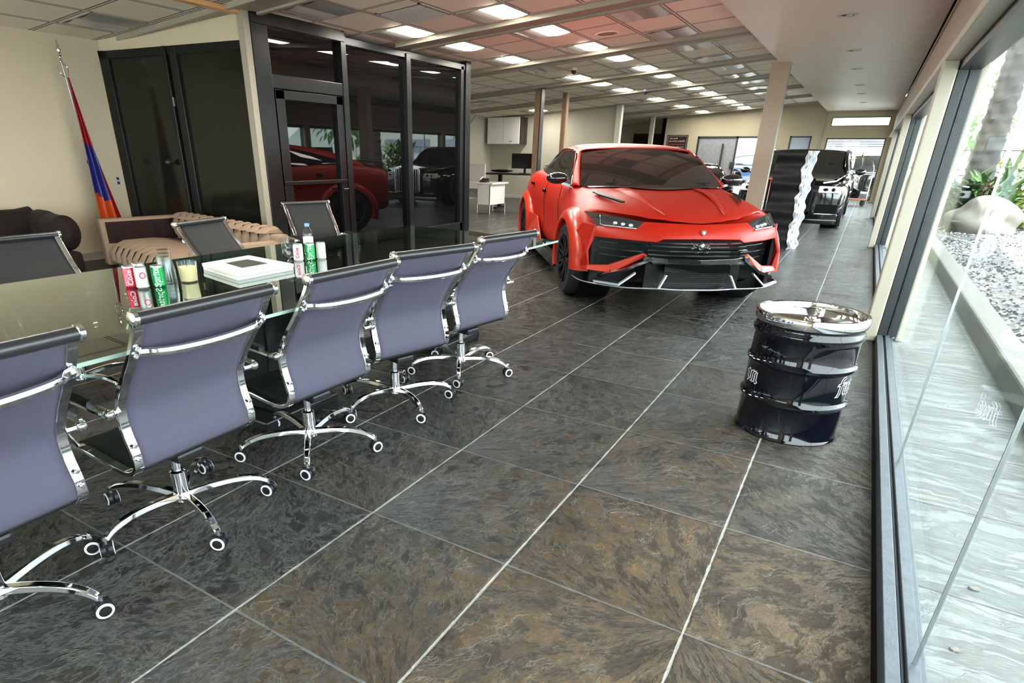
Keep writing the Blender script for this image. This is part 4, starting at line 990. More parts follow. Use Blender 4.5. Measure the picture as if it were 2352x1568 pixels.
# ---- the orange red SUV
TH = .593
t = car_root('red_suv', 'orange red sports SUV with black grille and dark windows parked facing the camera', 'car', -1.753, 6.812, TH)
rows = [
 [(1.0, 0, .825), (.96, .30, .835), (.867, .49, .838), (.62, .73, .868), (.365, .941, .887), (.60, .90, .782), (.66, .90, .68), (.675, .935, .56), (.69, .935, .41), (.60, .60, .28), (.60, 0, .28)],
 [(.78, 0, .905), (.75, .33, .920), (.68, .53, .905), (.44, .75, .925), (.22, .93, .915), (.30, 1.0, .80), (.34, 1.02, .68), (.40, 1.02, .54), (.45, 1.0, .42), (.4, .6, .30), (.4, 0, .26)],
 [(.45, 0, .985), (.44, .37, 1.005), (.42, .59, .978), (.20, .78, .975), (.0, .925, .955), (.0, 1.0, .86), (.0, 1.03, .74), (.0, 1.03, .55), (.0, 1.02, .32), (0, .6, .26), (0, 0, .26)],
 [(0, 0, 1.045), (0, .40, 1.062), (-.05, .66, 1.045), (-.2, .80, 1.028), (-.36, .905, .998), (-.42, .965, .90), (-.42, 1.0, .76), (-.42, 1.0, .56), (-.45, .99, .30), (-.4, .6, .25), (-.4, 0, .25)],
 [(-.40, 0, 1.085), (-.43, .42, 1.095), (-.56, .78, 1.088), (-.64, .86, 1.072), (-.70, .895, 1.045), (-.75, .935, .93), (-.75, .955, .80), (-.75, .94, .60), (-.75, .96, .27), (-.7, .6, .22), (-.7, 0, .22)],
 [(-1.4, 0, 1.10), (-1.4, .40, 1.10), (-1.4, .80, 1.10), (-1.4, .85, 1.10), (-1.4, .885, 1.085), (-1.4, .93, .98), (-1.4, .945, .82), (-1.4, .925, .60), (-1.4, .97, .26), (-1.4, .6, .22), (-1.4, 0, .22)],
 [(-2.3, 0, 1.12), (-2.3, .40, 1.12), (-2.3, .80, 1.13), (-2.3, .85, 1.14), (-2.3, .90, 1.125), (-2.3, .955, 1.02), (-2.3, .96, .84), (-2.3, .935, .60), (-2.3, .98, .26), (-2.3, .6, .22), (-2.3, 0, .22)],
 [(-2.9, 0, 1.16), (-2.9, .40, 1.16), (-2.9, .78, 1.17), (-2.9, .86, 1.185), (-2.9, .95, 1.16), (-2.9, 1.01, 1.03), (-2.9, 1.02, .84), (-2.9, 1.0, .60), (-2.9, 1.0, .28), (-2.9, .6, .25), (-2.9, 0, .25)],
 [(-3.36, 0, 1.18), (-3.36, .40, 1.18), (-3.36, .74, 1.19), (-3.36, .84, 1.19), (-3.36, .96, 1.15), (-3.36, 1.03, 1.0), (-3.36, 1.05, .82), (-3.36, 1.04, .60), (-3.36, 1.02, .32), (-3.36, .6, .28), (-3.36, 0, .28)],
 [(-4.0, 0, 1.16), (-4.0, .36, 1.16), (-4.0, .66, 1.16), (-4.0, .77, 1.14), (-4.0, .88, 1.08), (-4.0, .95, .95), (-4.0, .97, .80), (-4.0, .95, .60), (-4.0, .92, .36), (-4.0, .6, .32), (-4.0, 0, .32)],
 [(-4.45, 0, 1.08), (-4.45, .3, 1.07), (-4.43, .56, 1.05), (-4.41, .68, 1.02), (-4.38, .78, .97), (-4.36, .84, .86), (-4.36, .85, .74), (-4.38, .84, .6), (-4.38, .8, .42), (-4.3, .6, .38), (-4.3, 0, .38)]]
body = ring_loft(rows, (True, True)).build('body', 'red', t, sub=2)
cutters = []
def arch_cut(a, r, z, zs):
    m = MB()
    for s in (-1, 1): m.cyl((a, s * .66, z), (a, s * 1.4, z), r, n=48)
    for i, p in enumerate(m.v): m.v[i] = (p[0], p[1], z + (p[2] - z) * zs)
    c = m.build('cutter', 'dark', t); return c
c1 = arch_cut(0, .475, .37, .88); c2 = arch_cut(-3.36, .475, .37, .88)
# front opening pocket
m = MB(); pk = [(.74, 1.10, .69), (.86, .66, .69), (.96, .40, .70), (.99, 0, .72)]
c3 = MB().box((.55, -.90, .28), (1.6, .90, .71)).build('cutter', 'dark', t)
for c in (c1, c2, c3): cut(body, c)
bake(body, (c1, c2, c3)); body.data.materials.clear(); body.data.materials.append(M['red'])
for p in body.data.polygons: p.use_smooth = True; p.material_index = 0
body.data.set_sharp_from_angle(angle=RAD(34))
# dark wheel housings
for a in (0, -3.36):
    for s in (-1, 1): MB().lathe([(.472, .60), (.472, .94)] if s > 0 else [(.472, -.94), (.472, -.60)], 32, (0, 0, 0), 'Y').lathe([(0, s * .62), (.472, s * .62)], 32, (0, 0, 0), 'Y').build('wheel_arch_liner', 'grille', t).matrix_local = Matrix.Translation((a, 0, .37)) @ Matrix.Diagonal((1, 1, .88, 1))
# flares
for a in (0, -3.36):
    for s in (-1, 1):
        rows_ = []
        for i in range(33):
            an = RAD(-3) + (pi + RAD(22)) * i / 32; cc, ss = cos(an), sin(an) * .88; bo = (1.03 if a == 0 else 1.045)
            rr = lambda r_, b_: (a + r_ * cc, s * b_, .37 + r_ * ss)
            rows_.append([rr(.462, bo - .10), rr(.462, bo + .035), rr(.475, bo + .048), rr(.50, bo + .046), rr(.56, bo + .02), rr(.60, bo - .035), rr(.62, bo - .12)])
        MB().grid(rows_).build('fender_flare', 'redflare', t)
for a, w_ in ((0, .30), (-3.36, .33)):
    for s in (-1, 1): wheel(t, a, s * .90, .435, .37, w_, 7, 'rim', 0)
# windscreen, roof, side glass
wb = [(-.56, .815, 1.085), (-.44, .5, 1.10), (-.385, 0, 1.105), (-.44, -.5, 1.10), (-.56, -.815, 1.085)]
wt = [(-1.36, .655, 1.445), (-1.30, .35, 1.470), (-1.28, 0, 1.476), (-1.30, -.35, 1.470), (-1.36, -.655, 1.445)]
MB().grid(patch(wb, wt, 20, (.03, 0, .035))).build('windscreen', 'carglass', t)
rl = [(-1.30, 1.443, .675), (-1.6, 1.480, .69), (-2.1, 1.485, .69), (-2.6, 1.43, .67), (-3.1, 1.34, .655), (-3.6, 1.22, .66), (-3.85, 1.15, .67)]
rc = [(-1.27, 1.478), (-1.6, 1.525), (-2.1, 1.545), (-2.6, 1.51), (-3.1, 1.43), (-3.6, 1.31), (-3.85, 1.22)]
rows_ = []
for (a, z, b_), (a2, z2) in zip(rl, rc):
    rows_.append([(a, b_ + .03, z - .035), (a, b_, z + .005), (a + .0, b_ * .86, z + (z2 - z) * .55), (a2, b_ * .5, z2 - (z2 - z) * .12), (a2, 0, z2), (a2, -b_ * .5, z2 - (z2 - z) * .12), (a, -b_ * .86, z + (z2 - z) * .55), (a, -b_, z + .005), (a, -b_ - .03, z - .035)])
MB().grid(rows_).build('roof', 'red', t, sub=2, solid=.02)
for s in (-1, 1):
    belt = [(-.66, s * .865, 1.075), (-1.4, s * .865, 1.10), (-2.2, s * .875, 1.135), (-2.8, s * .86, 1.18), (-3.3, s * .80, 1.20)]
    rail = [(-.70, s * .845, 1.10), (-1.02, s * .775, 1.28), (-1.36, s * .705, 1.425), (-2.1, s * .705, 1.462), (-2.7, s * .69, 1.39), (-3.3, s * .72, 1.23)]
    MB().grid(patch(belt, rail, 24, (0, s * .025, 0))).build('side_window', 'carglass', t)
    pa = [(-.53, s * .812, 1.08), (-.95, s * .735, 1.275), (-1.38, s * .650, 1.462)]
    pb_ = [(-.66, s * .875, 1.07), (-1.04, s * .795, 1.275), (-1.40, s * .715, 1.43)]
    MB().grid(patch(pa, pb_, 12, (.0, s * .012, .012))).build('pillar', 'red', t, solid=.014)
    MB().tube(cr([(p[0], p[1] + s * .012, p[2] + .006) for p in rail], 5), .010, 6).build('window_trim', 'carblack', t)
MB().grid(patch([(-3.83, .64, 1.18), (-3.85, 0, 1.225), (-3.83, -.64, 1.18)], [(-4.36, .62, 1.05), (-4.40, 0, 1.07), (-4.36, -.62, 1.05)], 12, (0, 0, .01))).build('rear_window', 'carglass', t)
MB().grid([[(-3.80, b_, 1.225 + .02 * (1 - (b_ / .66) ** 2)), (-4.18, b_ * .98, 1.235 + .02 * (1 - (b_ / .66) ** 2))] for b_ in [-.66 + .066 * k for k in range(21)]]).build('roof_spoiler', 'carbon', t, solid=.02)
# cowl and wipers
MB().grid(patch([(-.575, .80, 1.088), (-.45, .5, 1.103), (-.40, 0, 1.108), (-.45, -.5, 1.103), (-.575, -.80, 1.088)], [(-.40, .74, 1.078), (-.24, .42, 1.088), (-.10, 0, 1.072), (-.24, -.42, 1.088), (-.40, -.74, 1.078)], 20, (0, 0, .004))).build('cowl_panel', 'carbon', t)
for s in (0, 1): MB().tube([(-.44, -.55 + s * .75, 1.115), (-.50, -.1 + s * .75, 1.128)], .008, 6).build('wiper', 'plastic', t)
# bonnet vents and creases
for s in (-1, 1):
    MB().add([(-.10, s * .765, 1.043), (-.08, s * .715, 1.052), (.48, s * .575, .986), (.44, s * .60, .980), (.10, s * .74, 1.025)], [(0, 1, 2, 3, 4)]).build('bonnet_vent', 'grille', t, solid=.012, smooth=False)
    MB().grid(patch([(-.20, s * .34, 1.078), (.25, s * .33, 1.036), (.80, s * .285, .905)], [(-.26, s * .52, 1.066), (.25, s * .43, 1.018), (.84, s * .29, .896)], 12, (0, 0, .009))).build('bonnet_crease', 'red', t)
# nose panels
def fp(name, polys, mat, th=(-.03, 0, 0), bev=.006, both=True, smooth=False, mats=None):
    for s in ((1, -1) if both else (1,)):
        m = MB()
        for pl in polys: m.poly([(p[0], s * p[1], p[2]) for p in pl], th)
        m.build(name, mat, t, smooth=smooth, bevel=bev)
HC, P1, HI = (1.0, 0, .825), (.965, .30, .833), (.872, .49, .836)
HIB, HOB, HOT = (.885, .555, .775), (.650, .875, .779), (.365, .941, .887)
GC, GS, GL_, GM, O1 = (1.085, 0, .712), (1.070, .35, .708), (1.05, .40, .680), (.90, .66, .682), (.672, .89, .682)
MC, MS = (1.072, 0, .765), (1.05, .33, .765)
OM, OB, OIB, BT = (.683, .945, .55), (.688, .930, .419), (.802, .754, .428), (.999, .491, .577)
nose = [[HC, P1, MS, MC], [MC, MS, GS, GC], [P1, HI, HIB, MS], [MS, HIB, GL_, GS], [HIB, HOB, GM, GL_], [HOB, O1, GM]]
m = MB()
for s in (1, -1):
    for pl in nose: m.poly([(p[0], s * p[1], p[2]) for p in pl])
nb_ = m.build('nose_panel', 'red', t, smooth=True, solid=.02, bevel=.004)
for s in (1, -1):
    q = lambda p: (p[0] + .006, s * p[1], p[2])
    MB().add([q(HI), q((.62, .735, .868)), q(HOT), q((.51, .905, .84)), q(HOB), q(HIB)], [(0, 1, 2, 3, 4, 5)]).build('headlight', 'lamp_d', t, smooth=False, solid=.014)
    hl = [c for c in t.children if c.name.startswith('headlight')][-1]
    MB().strip([q((.895, .56, .783)), q((.70, .82, .792)), q((.655, .845, .80))], (0, 0, .004), (.008, 0, 0)).strip([q((.66, .84, .80)), q((.56, .83, .868))], (0, 0, .004), (.008, 0, 0)).build('light_strip', 'lamp_s', hl, smooth=False)
    for bb, aa, zz in ((.60, .85, .805), (.66, .80, .81), (.72, .745, .815)): MB().ball((aa + .0, s * bb, zz), (.02, .022, .016), 10, 6).build('projector', 'lamp_s', hl)
    # outer bumper post, blade
    qq = lambda L_: [(p[0], s * p[1], p[2]) for p in L_]
    m = MB(); m.poly(qq([(.675, .875, .70), O1, OM, OB, (.70, .945, .375), (.55, 1.0, .37), (.45, 1.02, .50), (.42, 1.02, .70), (.5, .97, .80), (.655, .88, .79)])); m.build('bumper_corner', 'red', t, smooth=False, solid=.02, bevel=.006)
    m = MB(); m.poly(qq([OB, OIB, (.84, .745, .368), (.71, .945, .375)]), (-.05, 0, -.004)); m.poly(qq([OIB, BT, (1.012, .455, .556), (.845, .735, .366)]), (-.05, 0, -.004)); m.build('bumper_blade', 'redflare', t, smooth=False, bevel=.006)
    m = MB()
    for k, z in enumerate((.635, .575, .515)): m.strip([(.64, s * .835, z + .008), (.78, s * .66, z), (.92 - .03 * k, s * (.42 + .04 * k), z)], (0, 0, .004), (.02, 0, 0))
    m.build('side_slat', 'carblack', t, smooth=False)
    MB().strip([(1.06, s * .43, .54), (.92, s * .66, .40), (.80, s * .86, .33)], (0, 0, .014), (.03, 0, 0)).build('lower_trim', 'carblack', t, smooth=False)
    MB().strip([(1.13, s * .30, .40), (1.145, s * .36, .285)], (0, .006, 0), (.02, 0, 0)).build('strut', 'lamp_s', t, smooth=False)
    MB().strip([(1.03, s * .56, .40), (1.0, s * .70, .285), (.84, s * .90, .29)], (0, .0, .008), (.02, 0, 0)).build('strut', 'lamp_s', t, smooth=False)
MB().box((.50, -.90, .26), (.56, .90, .72)).box((.5, -.905, .27), (.66, -.875, .71)).box((.5, .875, .27), (.66, .905, .71)).box((.5, -.86, .69), (.66, .86, .705)).build('grille_backing', 'grille', t, smooth=False)
for z, aa, hw in ((.675, 1.055, .40), (.645, 1.055, .44), (.605, 1.05, .47), (.568, 1.06, .46)):
    MB().strip([(aa - .05, -hw, z + .004), (aa, -hw * .6, z), (aa + .012, 0, z - .002), (aa, hw * .6, z), (aa - .05, hw, z + .004)], (0, 0, .006), (.03, 0, 0)).build('grille_slat', 'carblack', t, smooth=False)
MB().strip([(1.02, -.50, .530), (1.09, -.30, .520), (1.115, 0, .512), (1.09, .30, .520), (1.02, .50, .530)], (0, 0, .024), (.02, 0, 0)).build('grille_bar', 'carblack', t, smooth=False, bevel=.004)
MB().box((1.0, -.43, .49), (1.09, .43, .504)).build('upper_lip', 'carblack', t, smooth=False)
MB().box((.95, -.45, .27), (.97, .45, .52)).build('lower_mesh', 'grille', t, smooth=False)
for k in range(6):
    z = .30 + .018 * k; MB().box((.985, -.32, z), (.995, .32, z + .004)).build('mesh_bar', 'carbon', t, smooth=False)
MB().box((1.085, -.31, .410), (1.095, .31, .492)).build('number_plate', 'blackglass', t, smooth=False, bevel=.004)
lip = [(.46, 1.03, .268), (.70, .985, .262), (.90, .80, .258), (1.04, .62, .262), (1.12, .36, .270), (1.13, .20, .262), (1.14, 0, .262)]
lp = lip + [(p[0], -p[1], p[2]) for p in lip[-2::-1]]
m = MB(); rows_ = [[(p[0], p[1], p[2]), (p[0] - .25, p[1] * .85, p[2] + .005)] for p in cr(lp, 3)]; m.grid(rows_); m.build('front_splitter', 'carblack', t, solid=.014, smooth=False)
MB().tube([(p.x + .002, p.y, p.z + .004) for p in cr(lp, 3)], .0045, 6).build('splitter_edge', 'lamp_s', t)
# badges
m = MB(); m.poly([(1.088, -.022, .792), (1.088, .022, .792), (1.091, .024, .765), (1.094, 0, .745), (1.091, -.024, .765)], (.006, 0, 0)); m.mi = 1; m.poly([(1.098, -.010, .783), (1.099, .012, .776), (1.101, .004, .758), (1.1, -.008, .765)], (.001, 0, 0))
m.build('badge', ['poster', 'gold'], t, smooth=False)
m = MB().lathe([(.0, 1.115), (.02, 1.113), (.028, 1.108), (.034, 1.112), (.038, 1.10), (.036, 1.06)], 24, (0, 0, .655), 'X'); m.mi = 1; m.ball((1.112, 0, .655), (.008, .012, .012), 10, 6); m.build('front_camera', ['lamp_d', 'lamp_s'], t)
for s in (-1, 1):
    MB().tube([(1.09, s * .035, .66), (1.085, s * .09, .68), (1.09, s * .05, .64), (1.085, s * .085, .63)], .006, 6).build('grille_ornament', 'lamp_s', t)
    MB().ball((1.09, s * .045, .60), (.03, .03, .014), 12, 6).build('sensor', 'lamp_d', t)
    # mirror
    o = MB().ball((-.80, s * 1.03, 1.155), (.085, .125, .068), 20, 12, lambda d: 1 - .12 * max(0, d.z) ** 2).build('door_mirror', 'carblack', t)
    MB().strip([(-.78, s * .88, 1.075), (-.80, s * .98, 1.10)], (.03, 0, 0), (0, 0, .014)).build('mirror_stalk', 'carblack', o, smooth=False)
    MB().box((-.883, s * 1.03 - .10, 1.115), (-.875, s * 1.03 + .10, 1.20)).build('mirror_glass', 'chrome', o, smooth=False)
    for a, z in ((-2.08, .955), (-3.0 + .15, 1.02)):
        MB().ball((a, s * (.972 if a > -2.5 else 1.022), z), (.07, .024, .026), 12, 8).build('door_handle', 'grille', t)
    for pts in ([(-.92, .945, 1.06), (-.99, .962, .85), (-.9, .958, .6), (-.82, .975, .30)], [(-2.02, .905, 1.10), (-2.06, .968, .9), (-2.0, .962, .6), (-1.96, .985, .28)]):
        MB().tube(cr([(p[0], s * (p[1] + .001), p[2]) for p in pts], 5), .0035, 5).build('door_gap', 'grille', t)
    MB().add([(-.60, s * 1.0, .33), (-2.86, s * 1.02, .33), (-2.86, s * 1.06, .20), (-.55, s * 1.06, .20), (-.55, s * .8, .20), (-2.86, s * .8, .20)], [(0, 1, 2, 3), (3, 2, 5, 4)]).build('side_skirt', 'carbon', t, smooth=False, solid=.015)
    MB().add([(-2.35, s * 1.0, .60), (-2.9, s * 1.05, .62), (-2.82, s * 1.07, .33), (-1.7, s * 1.03, .33)], [(0, 1, 2, 3)]).build('side_blade', 'redflare', t, smooth=False, solid=.02)
# ---- other vehicles from a shared loft
def plain_car(name, label, cat, x, y, th, paint, Lf, Lr, W, hood, belt, roof, glassm='carglass', boxy=.5, wr=.38, group=None, ws=.9):
    """Lf/Lr: distance front/rear bumpers from front axle"""
    t = car_root(name, label, cat, x, y, th, group); hw = W / 2
    def prof(a, top, w_, inset=0.0, low=.24):
        return [(a, 0, top), (a, w_ * .45, top), (a, w_ * .78, top - .01), (a, w_ * .93, top - .05), (a, w_, top - .16), (a, w_ * 1.0, (top + low) / 2), (a, w_ * .97, low + .06), (a, w_ * .8, low), (a, 0, low)]
    rows = [prof(Lf, hood - .12, hw * .80), prof(Lf - .06, hood - .05, hw * .90), prof(Lf * .55, hood, hw * .97), prof(0, hood + .02, hw), prof(-.45, hood + .05, hw), prof(-.7, belt, hw), prof(-Lr * .5, belt, hw), prof(-Lr + .9, belt + .02, hw), prof(-Lr + .25, belt - .02, hw * .96), prof(-Lr, belt - .12, hw * .88)]
    b_ = ring_loft(rows).build('body', paint, t, sub=2)
    wbase = Lr - 1.0
    cs = []
    for a in (0, -wbase):
        m = MB()
        for s in (-1, 1): m.cyl((a, s * hw * .62, wr), (a, s * hw * 1.4, wr), wr * 1.14, n=32)
        c = m.build('cutter', 'dark', t); cut(b_, c); cs.append(c)
    bake(b_, cs)
    for p in b_.data.polygons: p.use_smooth = True
    b_.data.set_sharp_from_angle(angle=RAD(35))
    for a in (0, -wbase):
        for s in (-1, 1):
            wheel(t, a, s * (hw - .16), wr, wr, .26, 6); MB().lathe([(0, s * hw * .64), (wr * 1.13, s * hw * .64), (wr * 1.13, s * hw * .9)], 28, (a, 0, wr), 'Y').build('wheel_arch_liner', 'grille', t)
    # cabin
    a0, a1, a2, a3 = -.35, -.35 - ws, -Lr + 1.0 * (1 - boxy) + .55, -Lr + .2
    g = hw * .86; rt_ = hw * (.66 + .10 * boxy)
    cab = [[(a0, 0, belt - .02), (a0 - .05, g * .6, belt - .02), (a0 - .15, g, belt - .03)], [(a1, 0, roof - .02), (a1 - .03, rt_ * .6, roof - .03), (a1 - .08, rt_, roof - .06)],
           [(a2, 0, roof), (a2, rt_ * .6, roof - .01), (a2, rt_, roof - .05)], [(a3, 0, belt + .05), (a3, g * .6, belt + .04), (a3, g * .95, belt + .02)]]
    full = [r + mir(r[:0:-1]) if False else [(p[0], -p[1], p[2]) for p in r[:0:-1]] + r for r in cab]
    MB().grid(patch(full[0], full[1], 16, (.03, 0, .03))).build('windscreen', glassm, t)
    MB().grid(patch(full[1], full[2], 16, (0, 0, .03))).build('roof', paint, t, solid=.03)
    MB().grid(patch(full[2], full[3], 16, (-.03, 0, .02))).build('rear_window', glassm, t)
    for s in (-1, 1):
        bl_ = [(a0 - .15, s * g, belt - .03), ((a0 + a3) / 2, s * g, belt - .01), (a3, s * g * .95, belt + .02)]
        tp_ = [(a0 - .17, s * g, belt - .02), (a1 - .08, s * rt_, roof - .06), (a2, s * rt_, roof - .05), (a3, s * g * .95, belt + .03)]
        MB().grid(patch(bl_, tp_, 20, (0, s * .02, 0))).build('side_window', glassm, t)
        MB().tube(cr([(p[0], p[1] + s * .005, p[2]) for p in tp_], 5), .028, 8).build('pillar', paint, t)
        o = MB().ball((a0 - .35, s * (hw + .10), belt + .06), (.07, .11, .065), 14, 8).build('door_mirror', paint, t)
        MB().strip([(a0 - .33, s * (hw - .08), belt), (a0 - .34, s * (hw + .05), belt + .03)], (.03, 0, 0), (0, 0, .014)).build('mirror_stalk', 'plastic', o, smooth=False)
    return t, hw
# black upright SUV behind the totem
t, hw = plain_car('black_suv', 'tall black luxury SUV with bright headlight and chrome trim beside the windows', 'car', -1.36, 16.1, 0, 'carblack', 1.02, 4.75, 2.18, .95, 1.06, 1.57, boxy=.9, wr=.41, ws=.75)
MB().grid(patch([(-.36, .90, 1.06), (-.30, 0, 1.085), (-.36, -.90, 1.06)], [(.85, .76, .965), (.93, 0, .975), (.85, -.76, .965)], 10, (0, 0, .022))).build('bonnet_panel', 'silverpaint', t)
MB().box((1.0, -.42, .36), (1.06, .42, .98)).build('grille', 'grille', t, smooth=False)
m = MB()
for x0, x1, z0, z1 in ((-.46, -.42, .34, 1.0), (.42, .46, .34, 1.0), (-.46, .46, .97, 1.01), (-.46, .46, .34, .37)): m.box((1.02, x0, z0), (1.09, x1, z1))
for k in range(11): m.box((1.03, -.38 + k * .076, .37), (1.07, -.365 + k * .076, .97))
m.build('grille_surround', 'chrome', t, smooth=False)
for s in (-1, 1):
    h = MB().box((.86, min(s * .55, s * .95), .74), (1.03, max(s * .55, s * .95), .87)).build('headlight', 'lamp_w', t, bevel=.02, smooth=False)
    MB().ball((1.03, s * .68, .805), (.015, .05, .03), 12, 6).ball((1.03, s * .82, .805), (.015, .035, .035), 12, 6).build('projector', 'grille', h)
    MB().box((.95, min(s * .56, s * .98), .34), (1.03, max(s * .56, s * .98), .52)).build('air_intake', 'grille', t, smooth=False, bevel=.02)
    MB().strip([(1.04, s * .56, .335), (1.0, s * .98, .335)], (0, 0, .008), (.012, 0, 0)).build('chrome_strip', 'chrome', t, smooth=False)
    MB().tube([(-.30, s * .94, 1.07), (.85, s * .82, .965), (.98, s * .60, .93)], .016, 6).build('bonnet_trim', 'chrome', t)
    MB().tube(cr([(-.53, s * .955, 1.13), (-1.18, s * .84, 1.53), (-2.4, s * .84, 1.55), (-3.9, s * .84, 1.52)], 5), .022, 6).build('window_trim', 'chrome', t)
MB().box((.80, -1.0, .13), (1.03, 1.0, .34)).build('lower_bumper', 'carblack', t, smooth=False, bevel=.03)
MB().strip([(1.05, -1.0, .22), (1.08, 0, .21), (1.05, 1.0, .22)], (0, 0, .01), (.01, 0, 0)).build('chrome_strip', 'chrome', t, smooth=False)
MB().tube(cr([(.93, 0, 1.0), (.95, 0, 1.03), (.92, .02, 1.06), (.90, -.01, 1.09)], 3), .012, 6).build('bonnet_mascot', 'chrome', t)
MB().ball((-.66, -.28, 1.34), (.03, .10, .035), 10, 6).build('cabin_mirror', 'grille', t)
# low black sports car behind the beige post
t, hw = plain_car('black_sports_car', 'low glossy black sports car half hidden between the red mirror and the beige post', 'car', -3.9, 17.4, .28, 'carblack', .95, 4.3, 2.1, .84, .92, 1.22, wr=.36, boxy=.1)
for s in (-1, 1): MB().ball((.75, s * .72, .72), (.16, .16, .05), 12, 8).build('headlight', 'lamp_s', t)
MB().box((.90, -.6, .28), (.99, .6, .48)).build('grille', 'grille', t, smooth=False, bevel=.02)
# cars outdoors
t, _ = plain_car('parked_car', 'dark blue saloon car parked outside the end window', 'car', -2.5, 36.5, 1.35, 'carblue', .9, 4.4, 2.0, .95, 1.03, 1.5, boxy=.4)
t, _ = plain_car('parked_car', 'black pickup like car parked close behind the end window, right side', 'car', .4, 29.3, .25, 'carblack', .9, 4.4, 2.0, .95, 1.03, 1.5, boxy=.7)
t, _ = plain_car('parked_car', 'silver car parked outside behind the boulder and shrubs', 'car', 3.0, 24.2, -.2, 'carwhite', .9, 4.3, 1.95, .90, 1.0, 1.42, boxy=.3)
t, _ = plain_car('parked_car', 'white car parked across the road outside, seen through the second window bay', 'car', 3.2, 45.0, 1.2, 'carwhite', .9, 4.3, 1.95, .90, 1.0, 1.42, boxy=.6)
t, _ = plain_car('parked_car', 'pale van like car outside seen through the glazed far door', 'car', -6.5, 31.0, .3, 'carwhite', .9, 4.5, 2.1, 1.0, 1.1, 1.8, boxy=.9)
# ------------------------------------------------------------------ outdoors
struct('ground_sidewalk', MB().box((.476, YB - 3, -.12), (1.10, 26.4, -.004)), 'walk', smooth=False)
struct('ground_kerb', MB().box((1.08, YB - 3, -.12), (1.27, 22.0, .155)), 'kerb', smooth=False, bevel=.02)
struct('ground_road', MB().box((-30, 26.4, -.14), (70, 120, -.012)).box((1.27, 21.8, -.14), (70, 26.4, -.012)).box((-30, -60, -.14), (.47, -3.4, -.012)), 'asphalt', smooth=False)
random.seed(11)
def gz(x, y): return .10 + .02 * max(0, min(6, x - 1.27)) + .03 * sin(x * 1.7 + y * .8) + .02 * sin(y * 2.1)
rows = [[(1.26 + .35 * i, YB - 3 + .35 * j, gz(1.26 + .35 * i, j * .35)) for i in range(40)] for j in range(84)]
struct('ground_planting_bed', MB().grid(rows), 'gravelp')
m = MB()
for k in range(9000):
    y = random.uniform(1.0, 21.5); x = 1.29 + random.random() ** 1.6 * (2.0 + y * .16)
    s_ = random.uniform(.014, .034); zz = gz(x, y - YB + 3) + .006; an = random.uniform(0, 6.3)
    m.mi = 0 if (random.random() < (.62 if (sin(x * 2.3 + y * .9) + sin(y * 1.9)) < .4 else .30)) else 1
    dx, dy = cos(an) * s_, sin(an) * s_ * .6
    m.add([(x - dx, y - dy, zz), (x + dy, y - dx * .6, zz + .002), (x + dx, y + dy, zz + .004), (x - dy, y + dx * .6, zz), (x, y, zz + s_ * .7)], [(0, 1, 4), (1, 2, 4), (2, 3, 4), (3, 0, 4)])
o = m.build('gravel_chips', ['chipw', 'chipd'], smooth=False, merge=False); tag(o, 'white gravel and black mulch chips spread over the planting bed outside', 'gravel', kind='stuff')
# pebbles on the sidewalk
for i, (x, y, s_, l) in enumerate(((.66, 2.42, .012, 'tiny white pebble on the sidewalk, far one'), (.57, 2.02, .010, 'tiny brown pebble on the sidewalk beside the glass'), (.545, 1.335, .014, 'pale flat pebble on the sidewalk close to the sill'), (.565, 1.25, .016, 'white pebble on the sidewalk at the bottom edge of the photo'))):
    o = MB().ball((0, 0, s_ * .5), (s_ * 1.4, s_, s_ * .6), 10, 6, lambda d: 1 + .15 * sin(5 * d.x + 3 * d.y)).build('pebble', 'rock'); o.location = (x, y, -.004); tag(o, l, 'pebble')
def boulder(x, y, r, lab, sd):
    random.seed(sd); ph = [random.uniform(0, 6) for _ in range(6)]
    o = MB().ball((0, 0, 0), r, 36, 24, lambda d: 1 + .13 * sin(3 * d.x + ph[0]) * cos(2.4 * d.y + ph[1]) + .08 * sin(6 * d.z + ph[2] + 3 * d.x) + .05 * sin(9 * d.y + ph[3])).build('boulder', 'rock')
    o.location = (x, y, gz(x, y - YB + 3) + r[2] * .3); tag(o, lab, 'boulder')
boulder(2.02, 15.3, (.62, .5, .42), 'large pale boulder on the planting bed outside, left of the second one', 4)
boulder(3.9, 17.2, (1.0, .7, .45), 'second pale boulder outside at the right edge of the photo', 9)
# palm trunk with crown above the view
t = thing('palm_tree', 'tall grey barked palm trunk outside beyond the window', 'palm tree', (2.0, 17.6, .08))
rows = []
for i in range(120):
    z = 7.5 * i / 119; r = .25 - .010 * z + .08 * math.exp(-z * 2) + (.014 if (i % 3 == 0) else 0); rows.append([((r + .02 * sin(5 * a + i * 1.3)) * cos(a) , (r + .02 * cos(4 * a + i)) * sin(a), z) for a in [2 * pi * k / 20 for k in range(21)]])
MB().grid(rows).build('trunk', 'bark', t)
def blade(m, base, d, L_, w_, droop, n=6):
    d = V(d).normalized(); s_ = d.cross(V((0, 0, 1))).normalized(); rr = []
    for i in range(n + 1):
        u = i / n; p = V(base) + d * (L_ * u) - V((0, 0, 1)) * droop * L_ * u * u; ww = w_ * (sin(pi * min(1, u * .9 + .12))) ; rr.append([p - s_ * ww, p + V((0, 0, .1 * ww)), p + s_ * ww])
    m.grid(rr)
random.seed(5)
m = MB()
for k in range(40):
    a = random.uniform(0, 6.3); e = random.uniform(-.1, .9); blade(m, (.07, 0, 7.45), (cos(a), sin(a), e), 2.4, .22, .55, 8)
m.build('fronds', 'leaf', t, merge=False)
